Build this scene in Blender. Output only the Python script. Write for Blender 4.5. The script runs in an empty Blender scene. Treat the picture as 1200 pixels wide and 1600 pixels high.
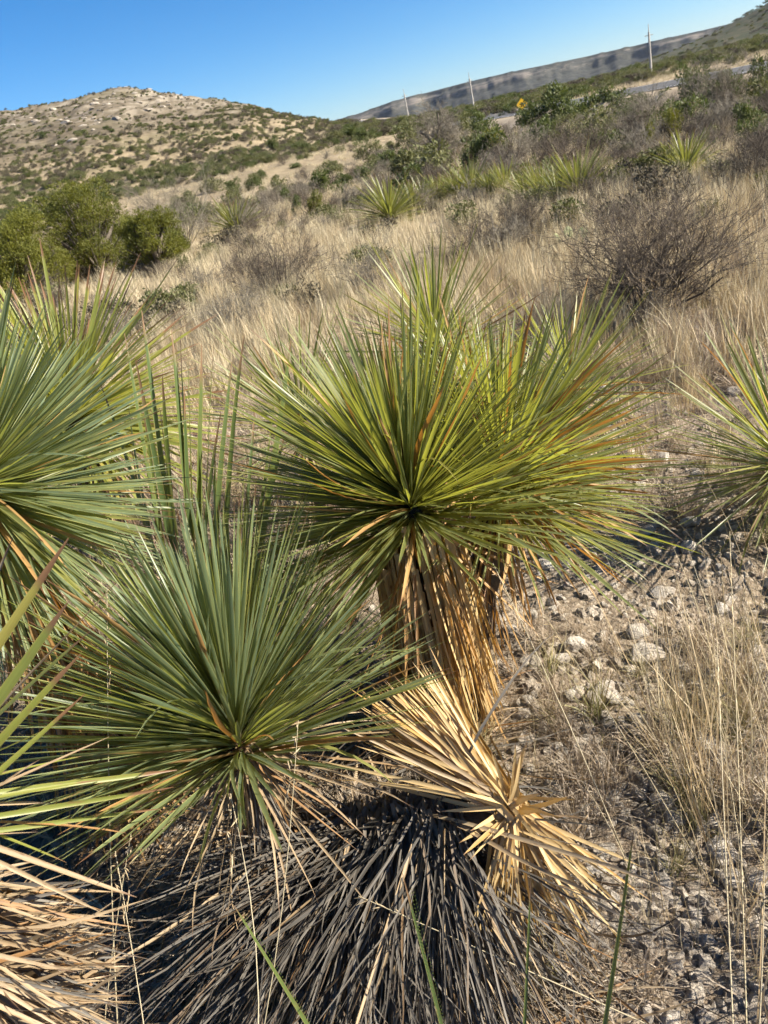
import bpy, math, random
import numpy as np
from mathutils import Matrix, Vector

random.seed(7)
RNG = np.random.default_rng(11)
SC = bpy.context.scene
COL = SC.collection
R = math.radians

# ------------------------------------------------------------------ camera
EYE = Vector((0, 0, 1.6))
PITCH, ROLL = R(25.7), R(14.0)
FWD = Vector((0, math.cos(PITCH), -math.sin(PITCH)))
_r0, _u0 = Vector((1, 0, 0)), Vector((0, math.sin(PITCH), math.cos(PITCH)))
CR = math.cos(ROLL) * _r0 - math.sin(ROLL) * _u0
CU = math.sin(ROLL) * _r0 + math.cos(ROLL) * _u0
cam = bpy.data.cameras.new('camera')
cam_o = bpy.data.objects.new('camera', cam)
COL.objects.link(cam_o)
m = Matrix.Identity(4)
for i in range(3):
    m[i][0], m[i][1], m[i][2], m[i][3] = CR[i], CU[i], -FWD[i], EYE[i]
cam_o.matrix_world = m
cam.sensor_fit = 'VERTICAL'
cam.sensor_height = 36.0
cam.lens = 27.0
cam.clip_start, cam.clip_end = 0.05, 30000
cam.dof.use_dof = True
cam.dof.focus_distance = 1.95
cam.dof.aperture_fstop = 10.0
SC.camera = cam_o

# ------------------------------------------------------------------ light
SUN_AZ, SUN_EL = R(102), R(33)          # azimuth clockwise from the view direction (+Y)
w = bpy.data.worlds.new('World')
SC.world = w
w.use_nodes = True
nt = w.node_tree
sky = nt.nodes.new('ShaderNodeTexSky')
sky.sky_type = 'NISHITA'
sky.sun_disc = False
sky.sun_elevation, sky.sun_rotation = SUN_EL, SUN_AZ
sky.altitude = 1200
sky.air_density, sky.dust_density, sky.ozone_density = 0.85, 0.8, 5.0
hs = nt.nodes.new('ShaderNodeHueSaturation')
hs.inputs['Saturation'].default_value = 1.25
nt.links.new(sky.outputs[0], hs.inputs['Color'])
nt.links.new(hs.outputs[0], nt.nodes['Background'].inputs[0])
nt.nodes['Background'].inputs[1].default_value = 0.06
sun = bpy.data.lights.new('sun', 'SUN')
sun.energy, sun.angle, sun.color = 5.0, R(0.53), (1.0, 0.915, 0.77)
sun_o = bpy.data.objects.new('sun', sun)
COL.objects.link(sun_o)
sd = Vector((math.sin(SUN_AZ) * math.cos(SUN_EL), math.cos(SUN_AZ) * math.cos(SUN_EL), math.sin(SUN_EL)))
sun_o.rotation_euler = sd.to_track_quat('Z', 'Y').to_euler()
SC.view_settings.view_transform = 'Standard'
SC.view_settings.look = 'None'
SC.view_settings.exposure = 1.45
SC.view_settings.gamma = 1.0
SC.view_settings.use_curve_mapping = False
SC.cycles.use_adaptive_sampling = True
SC.cycles.adaptive_threshold = 0.045
SC.cycles.max_bounces = 4
SC.cycles.diffuse_bounces = 1
SC.cycles.transmission_bounces = 2
SC.cycles.transparent_max_bounces = 4
SC.cycles.use_denoising = True


# ------------------------------------------------------------------ helpers
def vp(x, y, t):
    """world point seen at photo position (x, y), t metres along the view axis"""
    return EYE + t * (FWD + (x - 600) / 1200 * CR - (y - 800) / 1200 * CU)


def smooth(a, b, x):
    s = np.clip((np.asarray(x, float) - a) / (b - a), 0, 1)
    return s * s * (3 - 2 * s)


_perm = np.random.default_rng(5).random((256, 256))


def vnoise(x, y):
    x, y = np.asarray(x, float), np.asarray(y, float)
    xi, yi = np.floor(x).astype(int), np.floor(y).astype(int)
    fx, fy = x - xi, y - yi
    fx, fy = fx * fx * (3 - 2 * fx), fy * fy * (3 - 2 * fy)
    a, b = _perm[xi & 255, yi & 255], _perm[(xi + 1) & 255, yi & 255]
    c, d = _perm[xi & 255, (yi + 1) & 255], _perm[(xi + 1) & 255, (yi + 1) & 255]
    return (a * (1 - fx) + b * fx) * (1 - fy) + (c * (1 - fx) + d * fx) * fy - 0.5


def fbm(x, y, o=4):
    s, a, f = 0, 1.0, 1.0
    for k in range(o):
        s = s + a * vnoise(x * f + 17.3 * k, y * f - 9.1 * k)
        a *= 0.5
        f *= 2.03
    return s


# hill crest heights along a ridge 230 m off (x across the view, z above the eye's ground)
CX = np.array([-400, -250, -150, -100, -70, -60, -54, -46, -39, -35, -32, -22, -13, -7, -1, 5.5, 12, 18, 25, 32, 60, 400.])
CZ = np.array([6, 16, 24, 27, 27.3, 26.8, 26.1, 26.0, 25.8, 24.9, 23.4, 19.9, 16.9, 14.7, 11.5, 8.7, 6.2, 4.4, 2.9, 2.0, 1.5, 1.5])


def height(x, y):
    x, y = np.asarray(x, float), np.asarray(y, float)
    r = np.hypot(x, y)
    az = np.arctan2(x, np.maximum(y, 1e-6))
    z = -0.55 * smooth(16, 50, r) + 2.2 * smooth(62, 190, r) * (1 - 0.5 * smooth(10, 90, x))
    z = z - 6.0 * smooth(205, 420, r) * smooth(0, 30, x)
    xs = x * 230 / np.maximum(y, 60)                      # hill spreads as a fan of spurs
    xs = 0.6 * x + 0.4 * xs
    crest = np.interp(xs, CX, CZ) - 1.5
    s = np.clip((y - 62) / (230 - 62), 0, 1)
    prof = 0.25 * s + 0.75 * s ** 1.35
    back = 1 - 0.75 * smooth(232, 420, y)
    hz = np.maximum(crest, 0) * prof * back * (y > 0)
    led = hz / 2.1 + 1.6 * fbm(x / 24, y / 24, 4)         # limestone ledges
    st = np.floor(led) + smooth(0.25, 0.9, led - np.floor(led))
    hz = hz + np.where(hz > 3, 1, hz / 3) * (st - led) * 0.95
    z = z + hz + np.minimum(hz, 4) * 0.30 * fbm(x / 7, y / 7, 5)
    # right-hand hill, 500 m off
    z = z + 82 * np.exp(-((x - 650) / 230) ** 2 - ((y - 690) / 230) ** 2) * (1 + .25 * fbm(x / 60, y / 60, 3))
    z = z + 0.10 * smooth(2, 8, r) * fbm(x / 3.1, y / 3.1, 3) + 0.5 * smooth(20, 60, r) * fbm(x / 22, y / 22, 3)
    z = z + 0.045 * fbm(x / 0.55, y / 0.55, 4) * (r < 40)
    return z


def gz(x, y):
    return float(height(x, y))


def mesh_np(name, V, F, mats=(), attrs=None, smooth_shade=True, mat_idx=None):
    """V (n,3); F (k,4) or (k,3) int array, or a list of such arrays"""
    me = bpy.data.meshes.new(name)
    Fs = F if isinstance(F, list) else [F]
    Fs = [np.asarray(f, np.int32) for f in Fs if len(f)]
    V = np.asarray(V, np.float32)
    nl = sum(f.size for f in Fs)
    npoly = sum(len(f) for f in Fs)
    me.vertices.add(len(V))
    me.vertices.foreach_set('co', V.ravel())
    me.loops.add(nl)
    me.polygons.add(npoly)
    me.loops.foreach_set('vertex_index', np.concatenate([f.ravel() for f in Fs]))
    tot = np.concatenate([np.full(len(f), f.shape[1], np.int32) for f in Fs])
    me.polygons.foreach_set('loop_start', np.concatenate([[0], np.cumsum(tot)[:-1]]).astype(np.int32))
    me.polygons.foreach_set('use_smooth', np.full(npoly, smooth_shade))
    for mt in mats:
        me.materials.append(mt)
    if mat_idx is not None:
        me.polygons.foreach_set('material_index', np.asarray(mat_idx, np.int32))
    me.update(calc_edges=True)
    for k, a in (attrs or {}).items():
        a = np.asarray(a, np.float32)
        if a.ndim == 1:
            at = me.attributes.new(k, 'FLOAT', 'POINT')
            at.data.foreach_set('value', a)
        else:
            at = me.attributes.new(k, 'FLOAT_VECTOR', 'POINT')
            at.data.foreach_set('vector', a.ravel())
    return me


def obj(name, me, parent=None, loc=None):
    o = bpy.data.objects.new(name, me)
    COL.objects.link(o)
    if parent is not None:
        o.parent = parent
    if loc is not None:
        o.location = loc
    return o


def tag(o, label=None, cat=None, group=None, kind=None):
    if label: o['label'] = label
    if cat: o['category'] = cat
    if group: o['group'] = group
    if kind: o['kind'] = kind
    return o


def empty(name, loc, label, cat, group=None):
    o = bpy.data.objects.new(name, None)
    o.empty_display_size = 0.05
    COL.objects.link(o)
    o.location = loc
    return tag(o, label, cat, group)


# ------------------------------------------------------------------ materials
def new_mat(name):
    mt = bpy.data.materials.new(name)
    mt.use_nodes = True
    n = mt.node_tree
    n.nodes.clear()
    return mt, n


class NB:
    def __init__(s, tree): s.t = tree
    def n(s, typ, **kw):
        nd = s.t.nodes.new(typ)
        for k, v in kw.items(): setattr(nd, k, v)
        return nd
    def l(s, a, b): s.t.links.new(a, b)
    def val(s, sock, v):
        if hasattr(v, 'is_output'): s.l(v, sock)
        else: sock.default_value = v
    def math(s, op, a, b=0.0, clamp=False):
        nd = s.n('ShaderNodeMath', operation=op, use_clamp=clamp)
        s.val(nd.inputs[0], a); s.val(nd.inputs[1], b)
        return nd.outputs[0]
    def ramp(s, f, a, b):
        nd = s.n('ShaderNodeMapRange')
        s.val(nd.inputs[0], f)
        nd.inputs[1].default_value, nd.inputs[2].default_value = a, b
        return nd.outputs[0]
    def mix(s, f, a, b, blend='MIX'):
        nd = s.n('ShaderNodeMix', data_type='RGBA', blend_type=blend)
        s.val(nd.inputs[0], f)
        for k, c in ((6, a), (7, b)):
            if hasattr(c, 'is_output'): s.l(c, nd.inputs[k])
            else: nd.inputs[k].default_value = (*c, 1)
        return nd.outputs[2]
    def noise(s, vec, scale, detail=3, rough=0.55):
        nd = s.n('ShaderNodeTexNoise')
        nd.inputs['Scale'].default_value = scale
        nd.inputs['Detail'].default_value = detail
        nd.inputs['Roughness'].default_value = rough
        if vec is not None: s.l(vec, nd.inputs['Vector'])
        return nd.outputs['Fac']
    def attr(s, name):
        return s.n('ShaderNodeAttribute', attribute_name=name).outputs['Fac']
    def xyz(s, x, y, z):
        nd = s.n('ShaderNodeCombineXYZ')
        for k, v in enumerate((x, y, z)): s.val(nd.inputs[k], v)
        return nd.outputs[0]
    def rnd(s):
        oi = s.n('ShaderNodeObjectInfo')
        return s.math('FRACT', s.math('ADD', oi.outputs['Random'], s.attr('rnd')))
    def surf(s, col, rough=0.6, transl=0.0, tcol=None, spec=0.4, bump=None, bdist=0.01):
        out = s.n('ShaderNodeOutputMaterial')
        p = s.n('ShaderNodeBsdfPrincipled')
        s.val(p.inputs['Base Color'], col if hasattr(col, 'is_output') else (*col, 1))
        s.val(p.inputs['Roughness'], rough)
        p.inputs['Specular IOR Level'].default_value = spec
        if bump is not None:
            b = s.n('ShaderNodeBump')
            b.inputs['Strength'].default_value = 1.0
            b.inputs['Distance'].default_value = bdist
            s.l(bump, b.inputs['Height'])
            s.l(b.outputs[0], p.inputs['Normal'])
        if transl > 0:
            t = s.n('ShaderNodeBsdfTranslucent')
            s.val(t.inputs[0], tcol if hasattr(tcol, 'is_output') else (*tcol, 1))
            mx = s.n('ShaderNodeMixShader')
            mx.inputs[0].default_value = transl
            s.l(p.outputs[0], mx.inputs[1]); s.l(t.outputs[0], mx.inputs[2])
            s.l(mx.outputs[0], out.inputs[0])
        else:
            s.l(p.outputs[0], out.inputs[0])


def leaf_material(name, c1, c2, c3, margin, tip, base, transl, tcol, rough=0.42, tip0=0.955, spot=0.62, spec=0.45):
    mt, t = new_mat(name)
    b = NB(t)
    rn = b.rnd()
    lv, lu = b.attr('lv'), b.attr('lu')
    au = b.math('ABSOLUTE', lu)
    c = b.mix(b.ramp(rn, 0.0, 0.75), c1, c2)
    c = b.mix(b.ramp(rn, 0.85, 0.95), c, c3)
    st = b.noise(b.xyz(b.math('MULTIPLY', lu, 5.0), b.math('MULTIPLY', lv, 2.0), b.math('MULTIPLY', rn, 71.0)), 1.6, 3, 0.65)
    c = b.mix(b.ramp(st, 0.35, 0.7), b.mix(0.35, c, (0.01, 0.012, 0.006), 'MIX'), c)
    c = b.mix(b.math('MULTIPLY', b.ramp(au, 0.72, 1.0), 0.75), c, margin)
    sp = b.noise(b.xyz(b.math('MULTIPLY', lu, 0.8), b.math('MULTIPLY', lv, 9.0), b.math('MULTIPLY', rn, 37.0)), 1.5, 4, 0.6)
    c = b.mix(b.math('MULTIPLY', b.ramp(sp, spot, spot + 0.06), 0.75), c, tip)
    tl = b.math('ADD', tip0, b.math('MULTIPLY', b.math('SUBTRACT', b.math('FRACT', b.math('MULTIPLY', rn, 13.7)), 0.7), 0.12))
    tf = b.math('MULTIPLY', b.math('SUBTRACT', lv, tl), 22.0, True)
    c = b.mix(tf, c, tip)
    c = b.mix(b.ramp(lv, 0.07, 0.0), c, base)
    tc = b.mix(tf, tcol, tip)
    b.surf(c, rough, transl, tc, spec)
    return mt


M_YUCCA = leaf_material('yucca_green', (0.125, 0.16, 0.08), (0.16, 0.185, 0.065), (0.25, 0.23, 0.055),
                        (0.42, 0.40, 0.11), (0.11, 0.05, 0.022), (0.45, 0.46, 0.28), 0.32, (0.56, 0.57, 0.07), rough=0.42, spec=0.5)
M_YBLUE = leaf_material('yucca_bluegreen', (0.13, 0.185, 0.12), (0.165, 0.205, 0.095), (0.25, 0.25, 0.075),
                        (0.40, 0.38, 0.12), (0.11, 0.055, 0.025), (0.45, 0.46, 0.28), 0.28, (0.54, 0.57, 0.09), rough=0.42, spec=0.5)
M_SOTOL = leaf_material('sotol_green', (0.20, 0.235, 0.06), (0.25, 0.27, 0.055), (0.32, 0.28, 0.07),
                        (0.32, 0.28, 0.08), (0.20, 0.11, 0.055), (0.4, 0.38, 0.2), 0.32, (0.58, 0.57, 0.07), tip0=0.86, spot=0.60)
M_SOTOLD = leaf_material('sotol_dark', (0.075, 0.12, 0.04), (0.11, 0.15, 0.035), (0.22, 0.21, 0.04),
                         (0.28, 0.25, 0.07), (0.20, 0.12, 0.06), (0.3, 0.3, 0.15), 0.25, (0.36, 0.38, 0.05), tip0=0.93)
M_STRAW = leaf_material('straw_yellow', (0.60, 0.43, 0.20), (0.68, 0.51, 0.26), (0.50, 0.28, 0.07),
                        (0.55, 0.36, 0.13), (0.26, 0.15, 0.07), (0.60, 0.42, 0.2), 0.22, (0.62, 0.32, 0.05), rough=0.5, spot=0.66)
M_ORANGE = leaf_material('dead_orange', (0.40, 0.225, 0.075), (0.48, 0.31, 0.13), (0.20, 0.095, 0.035),
                         (0.30, 0.16, 0.05), (0.16, 0.08, 0.035), (0.3, 0.17, 0.07), 0.25, (0.55, 0.24, 0.035), rough=0.55, spot=0.6)
M_TAN = leaf_material('dead_tan', (0.33, 0.235, 0.135), (0.42, 0.325, 0.205), (0.30, 0.16, 0.06),
                      (0.34, 0.22, 0.11), (0.13, 0.075, 0.04), (0.3, 0.2, 0.1), 0.15, (0.45, 0.24, 0.07), rough=0.6, spot=0.58)
M_GREY = leaf_material('dead_grey', (0.045, 0.041, 0.036), (0.165, 0.15, 0.13), (0.13, 0.08, 0.04),
                       (0.17, 0.14, 0.11), (0.08, 0.06, 0.045), (0.14, 0.11, 0.08), 0.06, (0.3, 0.22, 0.13), rough=0.62, spot=0.56, spec=0.3)


def plain_material(name, c1, c2, rough=0.8, scale=8.0, transl=0.0, tcol=None, bump=0.0, spec=0.25, per_object=True):
    mt, t = new_mat(name)
    b = NB(t)
    co = b.n('ShaderNodeTexCoord').outputs['Object']
    nz = b.noise(co, scale, 4)
    f = b.ramp(nz, 0.3, 0.7)
    if per_object:
        f = b.math('ADD', b.math('MULTIPLY', f, 0.55), b.math('MULTIPLY', b.rnd(), 0.45))
    b.surf(b.mix(f, c1, c2), rough, transl, tcol, spec, nz if bump else None, bump or 0.01)
    return mt


M_BARK = plain_material('bark_grey', (0.10, 0.08, 0.06), (0.22, 0.19, 0.155), 0.9, 30, bump=0.01)
M_TRUNK = plain_material('fibrous_trunk', (0.06, 0.04, 0.025), (0.15, 0.10, 0.06), 0.95, 40, bump=0.01)
M_TWIG = plain_material('twig_brown', (0.075, 0.06, 0.045), (0.155, 0.125, 0.095), 0.85, 12)
M_TWIGG = plain_material('twig_grey', (0.15, 0.13, 0.10), (0.25, 0.22, 0.17), 0.85, 12)
M_JUNI = plain_material('juniper_foliage', (0.032, 0.043, 0.011), (0.185, 0.185, 0.028), 0.6, 1.6, 0.2, (0.36, 0.35, 0.035))
M_DARKLEAF = plain_material('dark_evergreen_leaf', (0.05, 0.065, 0.022), (0.11, 0.13, 0.042), 0.6, 1.5, 0.18, (0.18, 0.22, 0.04))
M_OLIVE = plain_material('olive_leaf', (0.085, 0.095, 0.04), (0.16, 0.16, 0.065), 0.65, 1.5, 0.15, (0.25, 0.25, 0.06))
M_PAD = plain_material('prickly_pear_pad', (0.12, 0.16, 0.075), (0.21, 0.24, 0.11), 0.6, 14, bump=0.004)
M_WOODPOLE = plain_material('pole_wood', (0.36, 0.335, 0.30), (0.46, 0.43, 0.39), 0.8, 4)
M_METAL = plain_material('pale_metal', (0.55, 0.57, 0.60), (0.66, 0.68, 0.70), 0.5, 4)
M_YSIGN = plain_material('sign_yellow', (0.75, 0.42, 0.02), (0.80, 0.47, 0.03), 0.5, 3)
M_BLACK = plain_material('sign_black', (0.015, 0.015, 0.015), (0.025, 0.025, 0.025), 0.5, 3)


def grass_material(name, c1, c2, c3, green=None):
    mt, t = new_mat(name)
    b = NB(t)
    rn = b.rnd()
    lv = b.attr('lv')
    geo = b.n('ShaderNodeNewGeometry')
    c = b.mix(rn, c1, c2)
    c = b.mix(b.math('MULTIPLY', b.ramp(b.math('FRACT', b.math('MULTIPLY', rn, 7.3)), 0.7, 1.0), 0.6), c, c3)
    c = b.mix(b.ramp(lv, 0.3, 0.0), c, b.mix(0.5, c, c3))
    if green: c = b.mix(b.ramp(lv, 0.75, 0.1), c, green)
    b.surf(c, 0.6, 0.22, b.mix(0.5, c, (0.6, 0.42, 0.2)), 0.25)
    return mt


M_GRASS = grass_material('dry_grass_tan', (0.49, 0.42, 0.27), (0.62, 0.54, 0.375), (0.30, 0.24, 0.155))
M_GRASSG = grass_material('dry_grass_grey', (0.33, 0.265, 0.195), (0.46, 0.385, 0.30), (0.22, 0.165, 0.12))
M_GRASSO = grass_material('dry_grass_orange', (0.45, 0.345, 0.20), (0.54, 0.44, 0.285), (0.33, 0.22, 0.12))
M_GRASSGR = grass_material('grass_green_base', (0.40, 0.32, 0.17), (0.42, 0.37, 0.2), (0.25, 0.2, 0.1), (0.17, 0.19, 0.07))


def stone_material(name, c1, c2, c3):
    mt, t = new_mat(name)
    b = NB(t)
    co = b.n('ShaderNodeTexCoord').outputs['Object']
    n1 = b.noise(co, 2.2, 5, 0.65)
    n2 = b.noise(co, 9.0, 4, 0.7)
    c = b.mix(b.rnd(), c1, c2)
    c = b.mix(b.math('MULTIPLY', b.ramp(n1, 0.5, 0.68), 0.6), c, c3)
    c = b.mix(b.math('MULTIPLY', b.ramp(n2, 0.56, 0.72), 0.45), c, (0.12, 0.10, 0.085))
    b.surf(c, 0.9, 0, None, 0.2, n2, 0.02)
    return mt


M_STONE = stone_material('limestone', (0.50, 0.445, 0.375), (0.64, 0.585, 0.51), (0.36, 0.285, 0.22))
M_PEBBLE = stone_material('limestone_pebble', (0.42, 0.355, 0.28), (0.62, 0.55, 0.46), (0.27, 0.19, 0.135))


def ground_near():
    mt, t = new_mat('stony_ground')
    b = NB(t)
    pos = b.n('ShaderNodeNewGeometry').outputs['Position']
    near = b.attr('near')        # 1 on the stony patch, 0 in the grass
    n_s = b.noise(pos, 38, 4, 0.7)
    n_m = b.noise(pos, 5.0, 3, 0.6)
    vor = b.n('ShaderNodeTexVoronoi')
    vor.inputs['Scale'].default_value = 55
    b.l(pos, vor.inputs['Vector'])
    litter = b.mix(b.ramp(n_s, 0.35, 0.68), (0.15, 0.115, 0.08), (0.36, 0.29, 0.215))
    gravel = b.mix(b.ramp(vor.outputs['Distance'], 0.55, 0.1), (0.20, 0.155, 0.11), (0.45, 0.38, 0.295))
    c = b.mix(b.math('MULTIPLY', near, b.ramp(n_m, 0.3, 0.55)), litter, gravel)
    b.surf(c, 0.95, 0, None, 0.15, n_s, 0.02)
    return mt


def ground_field():
    mt, t = new_mat('field_ground')
    b = NB(t)
    pos = b.n('ShaderNodeNewGeometry').outputs['Position']
    n_l = b.noise(pos, 0.35, 5, 0.65)
    c = b.mix(b.ramp(n_l, 0.35, 0.65), (0.23, 0.18, 0.12), (0.42, 0.335, 0.22))
    p1 = b.noise(pos, 0.12, 6, 0.7)
    c = b.mix(b.attr('plain'), c, b.mix(b.ramp(p1, 0.42, 0.58), (0.035, 0.045, 0.02), (0.095, 0.082, 0.05)))
    b.surf(c, 0.95, 0, None, 0.15)
    return mt


def ground_hill():
    mt, t = new_mat('hill_ground')
    b = NB(t)
    geo = b.n('ShaderNodeNewGeometry')
    pos = geo.outputs['Position']
    map1 = b.n('ShaderNodeMapping'); map1.inputs['Scale'].default_value = (1, 1, 3.2)
    b.l(pos, map1.inputs[0])
    h1 = b.noise(map1.outputs[0], 0.30, 7, 0.68)
    h2 = b.noise(map1.outputs[0], 0.06, 4, 0.6)
    h3 = b.noise(pos, 0.75, 6, 0.75)
    up = b.attr('upper')
    hc = b.mix(b.ramp(h3, 0.35, 0.65), (0.06, 0.05, 0.034), (0.18, 0.145, 0.10))
    grass = b.mix(b.ramp(h3, 0.3, 0.6), (0.14, 0.11, 0.07), (0.28, 0.225, 0.145))
    hc = b.mix(b.ramp(up, 0.25, 0.0), hc, grass)
    rock = b.math('ADD', h1, b.math('MULTIPLY', up, 0.10))
    hc = b.mix(b.math('MULTIPLY', b.math('MULTIPLY', b.ramp(rock, 0.58, 0.72), b.ramp(up, 0.0, 0.3)), 0.7), hc, (0.29, 0.25, 0.20))
    hc = b.mix(b.math('MULTIPLY', b.ramp(h2, 0.5, 0.62), 0.5), hc, (0.13, 0.115, 0.065))
    cl = b.n('ShaderNodeSeparateXYZ'); b.l(geo.outputs['True Normal'], cl.inputs[0])
    hc = b.mix(b.math('MULTIPLY', b.ramp(cl.outputs[2], 0.92, 0.78), up), hc, (0.27, 0.235, 0.185))
    b.surf(hc, 0.95, 0, None, 0.15)
    return mt


M_GROUNDS = [ground_near(), ground_field(), ground_hill()]

# ------------------------------------------------------------------ ground sheet
ang = np.unique(np.concatenate([np.linspace(-180, -50, 40), np.linspace(-50, 50, 420), np.linspace(50, 180, 40)]))[:-1]
ang = np.radians(ang)
rings = np.concatenate([np.geomspace(0.25, 60, 170), np.linspace(61, 300, 200), np.geomspace(310, 9000, 46)])
A, Q = np.meshgrid(ang, rings)
GX, GY = Q * np.sin(A), Q * np.cos(A)
GZ = height(GX, GY)
GZ = GZ - np.where(Q > 1500, (Q - 1500) * 0.004, 0)
na, nr = len(ang), len(rings)
V = np.stack([GX.ravel(), GY.ravel(), GZ.ravel()], 1)
V = np.concatenate([V, [[0, 0, gz(0, 0.01)]]])
idx = np.arange(na * nr).reshape(nr, na)
nx = np.roll(idx, -1, 1)
Fq = np.stack([idx[:-1], nx[:-1], nx[1:], idx[1:]], -1).reshape(-1, 4)
Ft = np.stack([np.full(na, na * nr), nx[0], idx[0]], 1)
rr = np.append(Q.ravel(), 0)
X1, Y1, Z1 = V[:, 0], V[:, 1], V[:, 2]
a_near = smooth(0.0, 0.5, X1 + 0.15 * fbm(X1, Y1, 3)) * (1 - smooth(3.2, 5.0, rr))
a_far = smooth(5, 14, rr)
a_hill = smooth(50, 80, Y1 + 14 * fbm(X1 / 20, Y1 / 20, 3)) * (1 - smooth(-2, 34, X1 - 0.03 * (Y1 - 100)))
a_up = np.clip((Z1 - 8) / 14, 0, 1) * a_hill
a_plain = smooth(190, 280, rr) * smooth(8, 30, X1)
fr, fh = rr[Fq[:, 0]], a_hill[Fq[:, 0]]
fn = nr_ = np.random.default_rng(9).random(len(Fq))
gmi = np.where(fr < 9 * (0.6 + .8 * fn), 0, np.where(fh > 0.15 + .7 * fn, 2, 1))
gmi = np.concatenate([gmi, np.zeros(len(Ft), int)])
me = mesh_np('ground', V, [Fq, Ft], M_GROUNDS, dict(near=a_near, upper=a_up, plain=a_plain), mat_idx=gmi)
tag(obj('ground', me), kind='structure')

# ------------------------------------------------------------------ far mesa
def build_mesa():
    mt, t = new_mat('mesa_rock')
    b = NB(t)
    geo = b.n('ShaderNodeNewGeometry')
    mp = b.n('ShaderNodeMapping'); mp.inputs['Scale'].default_value = (0.35, 0.35, 2.5)
    b.l(geo.outputs['Position'], mp.inputs[0])
    n1 = b.noise(mp.outputs[0], 0.03, 6, 0.75)
    n2 = b.noise(geo.outputs['Position'], 0.05, 7, 0.8)
    hv = b.attr('hv')
    c = b.mix(b.ramp(n2, 0.4, 0.62), (0.02, 0.024, 0.022), (0.075, 0.072, 0.062))
    cliff = b.math('MULTIPLY', b.ramp(hv, 0.62, 0.75), b.ramp(hv, 0.95, 0.90))
    c = b.mix(b.math('MULTIPLY', cliff, b.ramp(n1, 0.47, 0.58)), c, (0.16, 0.14, 0.12))
    b.surf(c, 0.95, 0, None, 0.1)
    n, k = 560, 44
    # skyline of the mesa: azimuth, distance, top height
    u = np.linspace(0, 1, n)
    azm = np.radians(np.interp(u, [0, 1], [-14, 44]))
    dist = np.interp(u, [0, .3, .45, 0.75, 1], [3300, 3000, 2800, 2700, 2900])
    el = np.interp(np.degrees(azm), [-14, 3, 4.7, 6.5, 8.3, 12.5, 17.4, 22.8, 26.4, 30, 44], [1.3, 1.32, 1.36, 1.52, 1.62, 1.60, 1.42, 1.25, 1.12, 1.05, 1.0])
    top = dist * np.tan(np.radians(el)) + 1.6
    s = np.linspace(0, 1, k)
    # spurs and gullies cut into the scarp
    arc = azm * 2900
    g = fbm(arc / 260, arc * 0 + 3, 2) * 1.5 + 0.22 * fbm(arc / 60, arc * 0 + 8, 4)
    P = np.zeros((n, k, 3)); hv = np.zeros((n, k))
    for j, sj in enumerate(s):
        # sj 0 = toe, ~0.8 = rim, 1 = back on the plateau
        if sj < 0.82:
            q = sj / 0.82
            hgt = np.interp(q, [0, 0.4, 0.72, 0.80, 0.90, 0.94, 1.0], [0, 0.26, 0.60, 0.80, 0.90, 0.98, 1.0])
            back = -430 + 430 * np.interp(q, [0, 0.4, 0.72, 0.80, 0.90, 0.94, 1], [0, 0.42, 0.76, 0.82, 0.92, 0.95, 1])
            spur = g * 215 * (1 - abs(q - 0.5) * 0.9)
        else:
            hgt, back, spur = 1.0, (sj - 0.82) * 4000, g * 0
        d = dist + back + spur
        rough = 5.0 * fbm(arc / 30 + 50, np.full(n, sj * 9), 4) * min(1, hgt * 2) * (1 if sj < .80 else .12)
        P[:, j, 0] = d * np.sin(azm); P[:, j, 1] = d * np.cos(azm)
        P[:, j, 2] = -14 + (top + 14) * hgt + rough
        hv[:, j] = hgt
    ii = np.arange(n * k).reshape(n, k)
    F = np.stack([ii[:-1, :-1], ii[1:, :-1], ii[1:, 1:], ii[:-1, 1:]], -1).reshape(-1, 4)
    me = mesh_np('distant_mesa', P.reshape(-1, 3), F, [mt], dict(hv=hv.ravel()))
    tag(obj('hills', me), kind='structure')


build_mesa()


# ------------------------------------------------------------------ tubes
def tubes(paths, radii, sides=3):
    """paths: list of (k,3) arrays, radii: list of (k,) arrays -> V, F, per-vertex path number"""
    Vs, Fs, ids, off = [], [], [], 0
    ca = np.arange(sides) * 2 * math.pi / sides
    for pi, (p, r) in enumerate(zip(paths, radii)):
        p = np.asarray(p, float)
        d = np.gradient(p, axis=0)
        d /= np.linalg.norm(d, axis=1, keepdims=True) + 1e-9
        ref = np.where(np.abs(d[:, 2:3]) < 0.9, [[0, 0, 1.]], [[1., 0, 0]])
        s = np.cross(d, ref); s /= np.linalg.norm(s, axis=1, keepdims=True) + 1e-9
        t = np.cross(d, s)
        ring = p[:, None] + np.asarray(r)[:, None, None] * (np.cos(ca)[None, :, None] * s[:, None] + np.sin(ca)[None, :, None] * t[:, None])
        k = len(p)
        Vs.append(ring.reshape(-1, 3))
        ii = off + np.arange(k * sides).reshape(k, sides)
        jj = np.roll(ii, -1, 1)
        Fs.append(np.stack([ii[:-1], jj[:-1], jj[1:], ii[1:]], -1).reshape(-1, 4))
        ids.append(np.full(k * sides, pi))
        off += k * sides
    return np.concatenate(Vs), np.concatenate(Fs), np.concatenate(ids)


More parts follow.
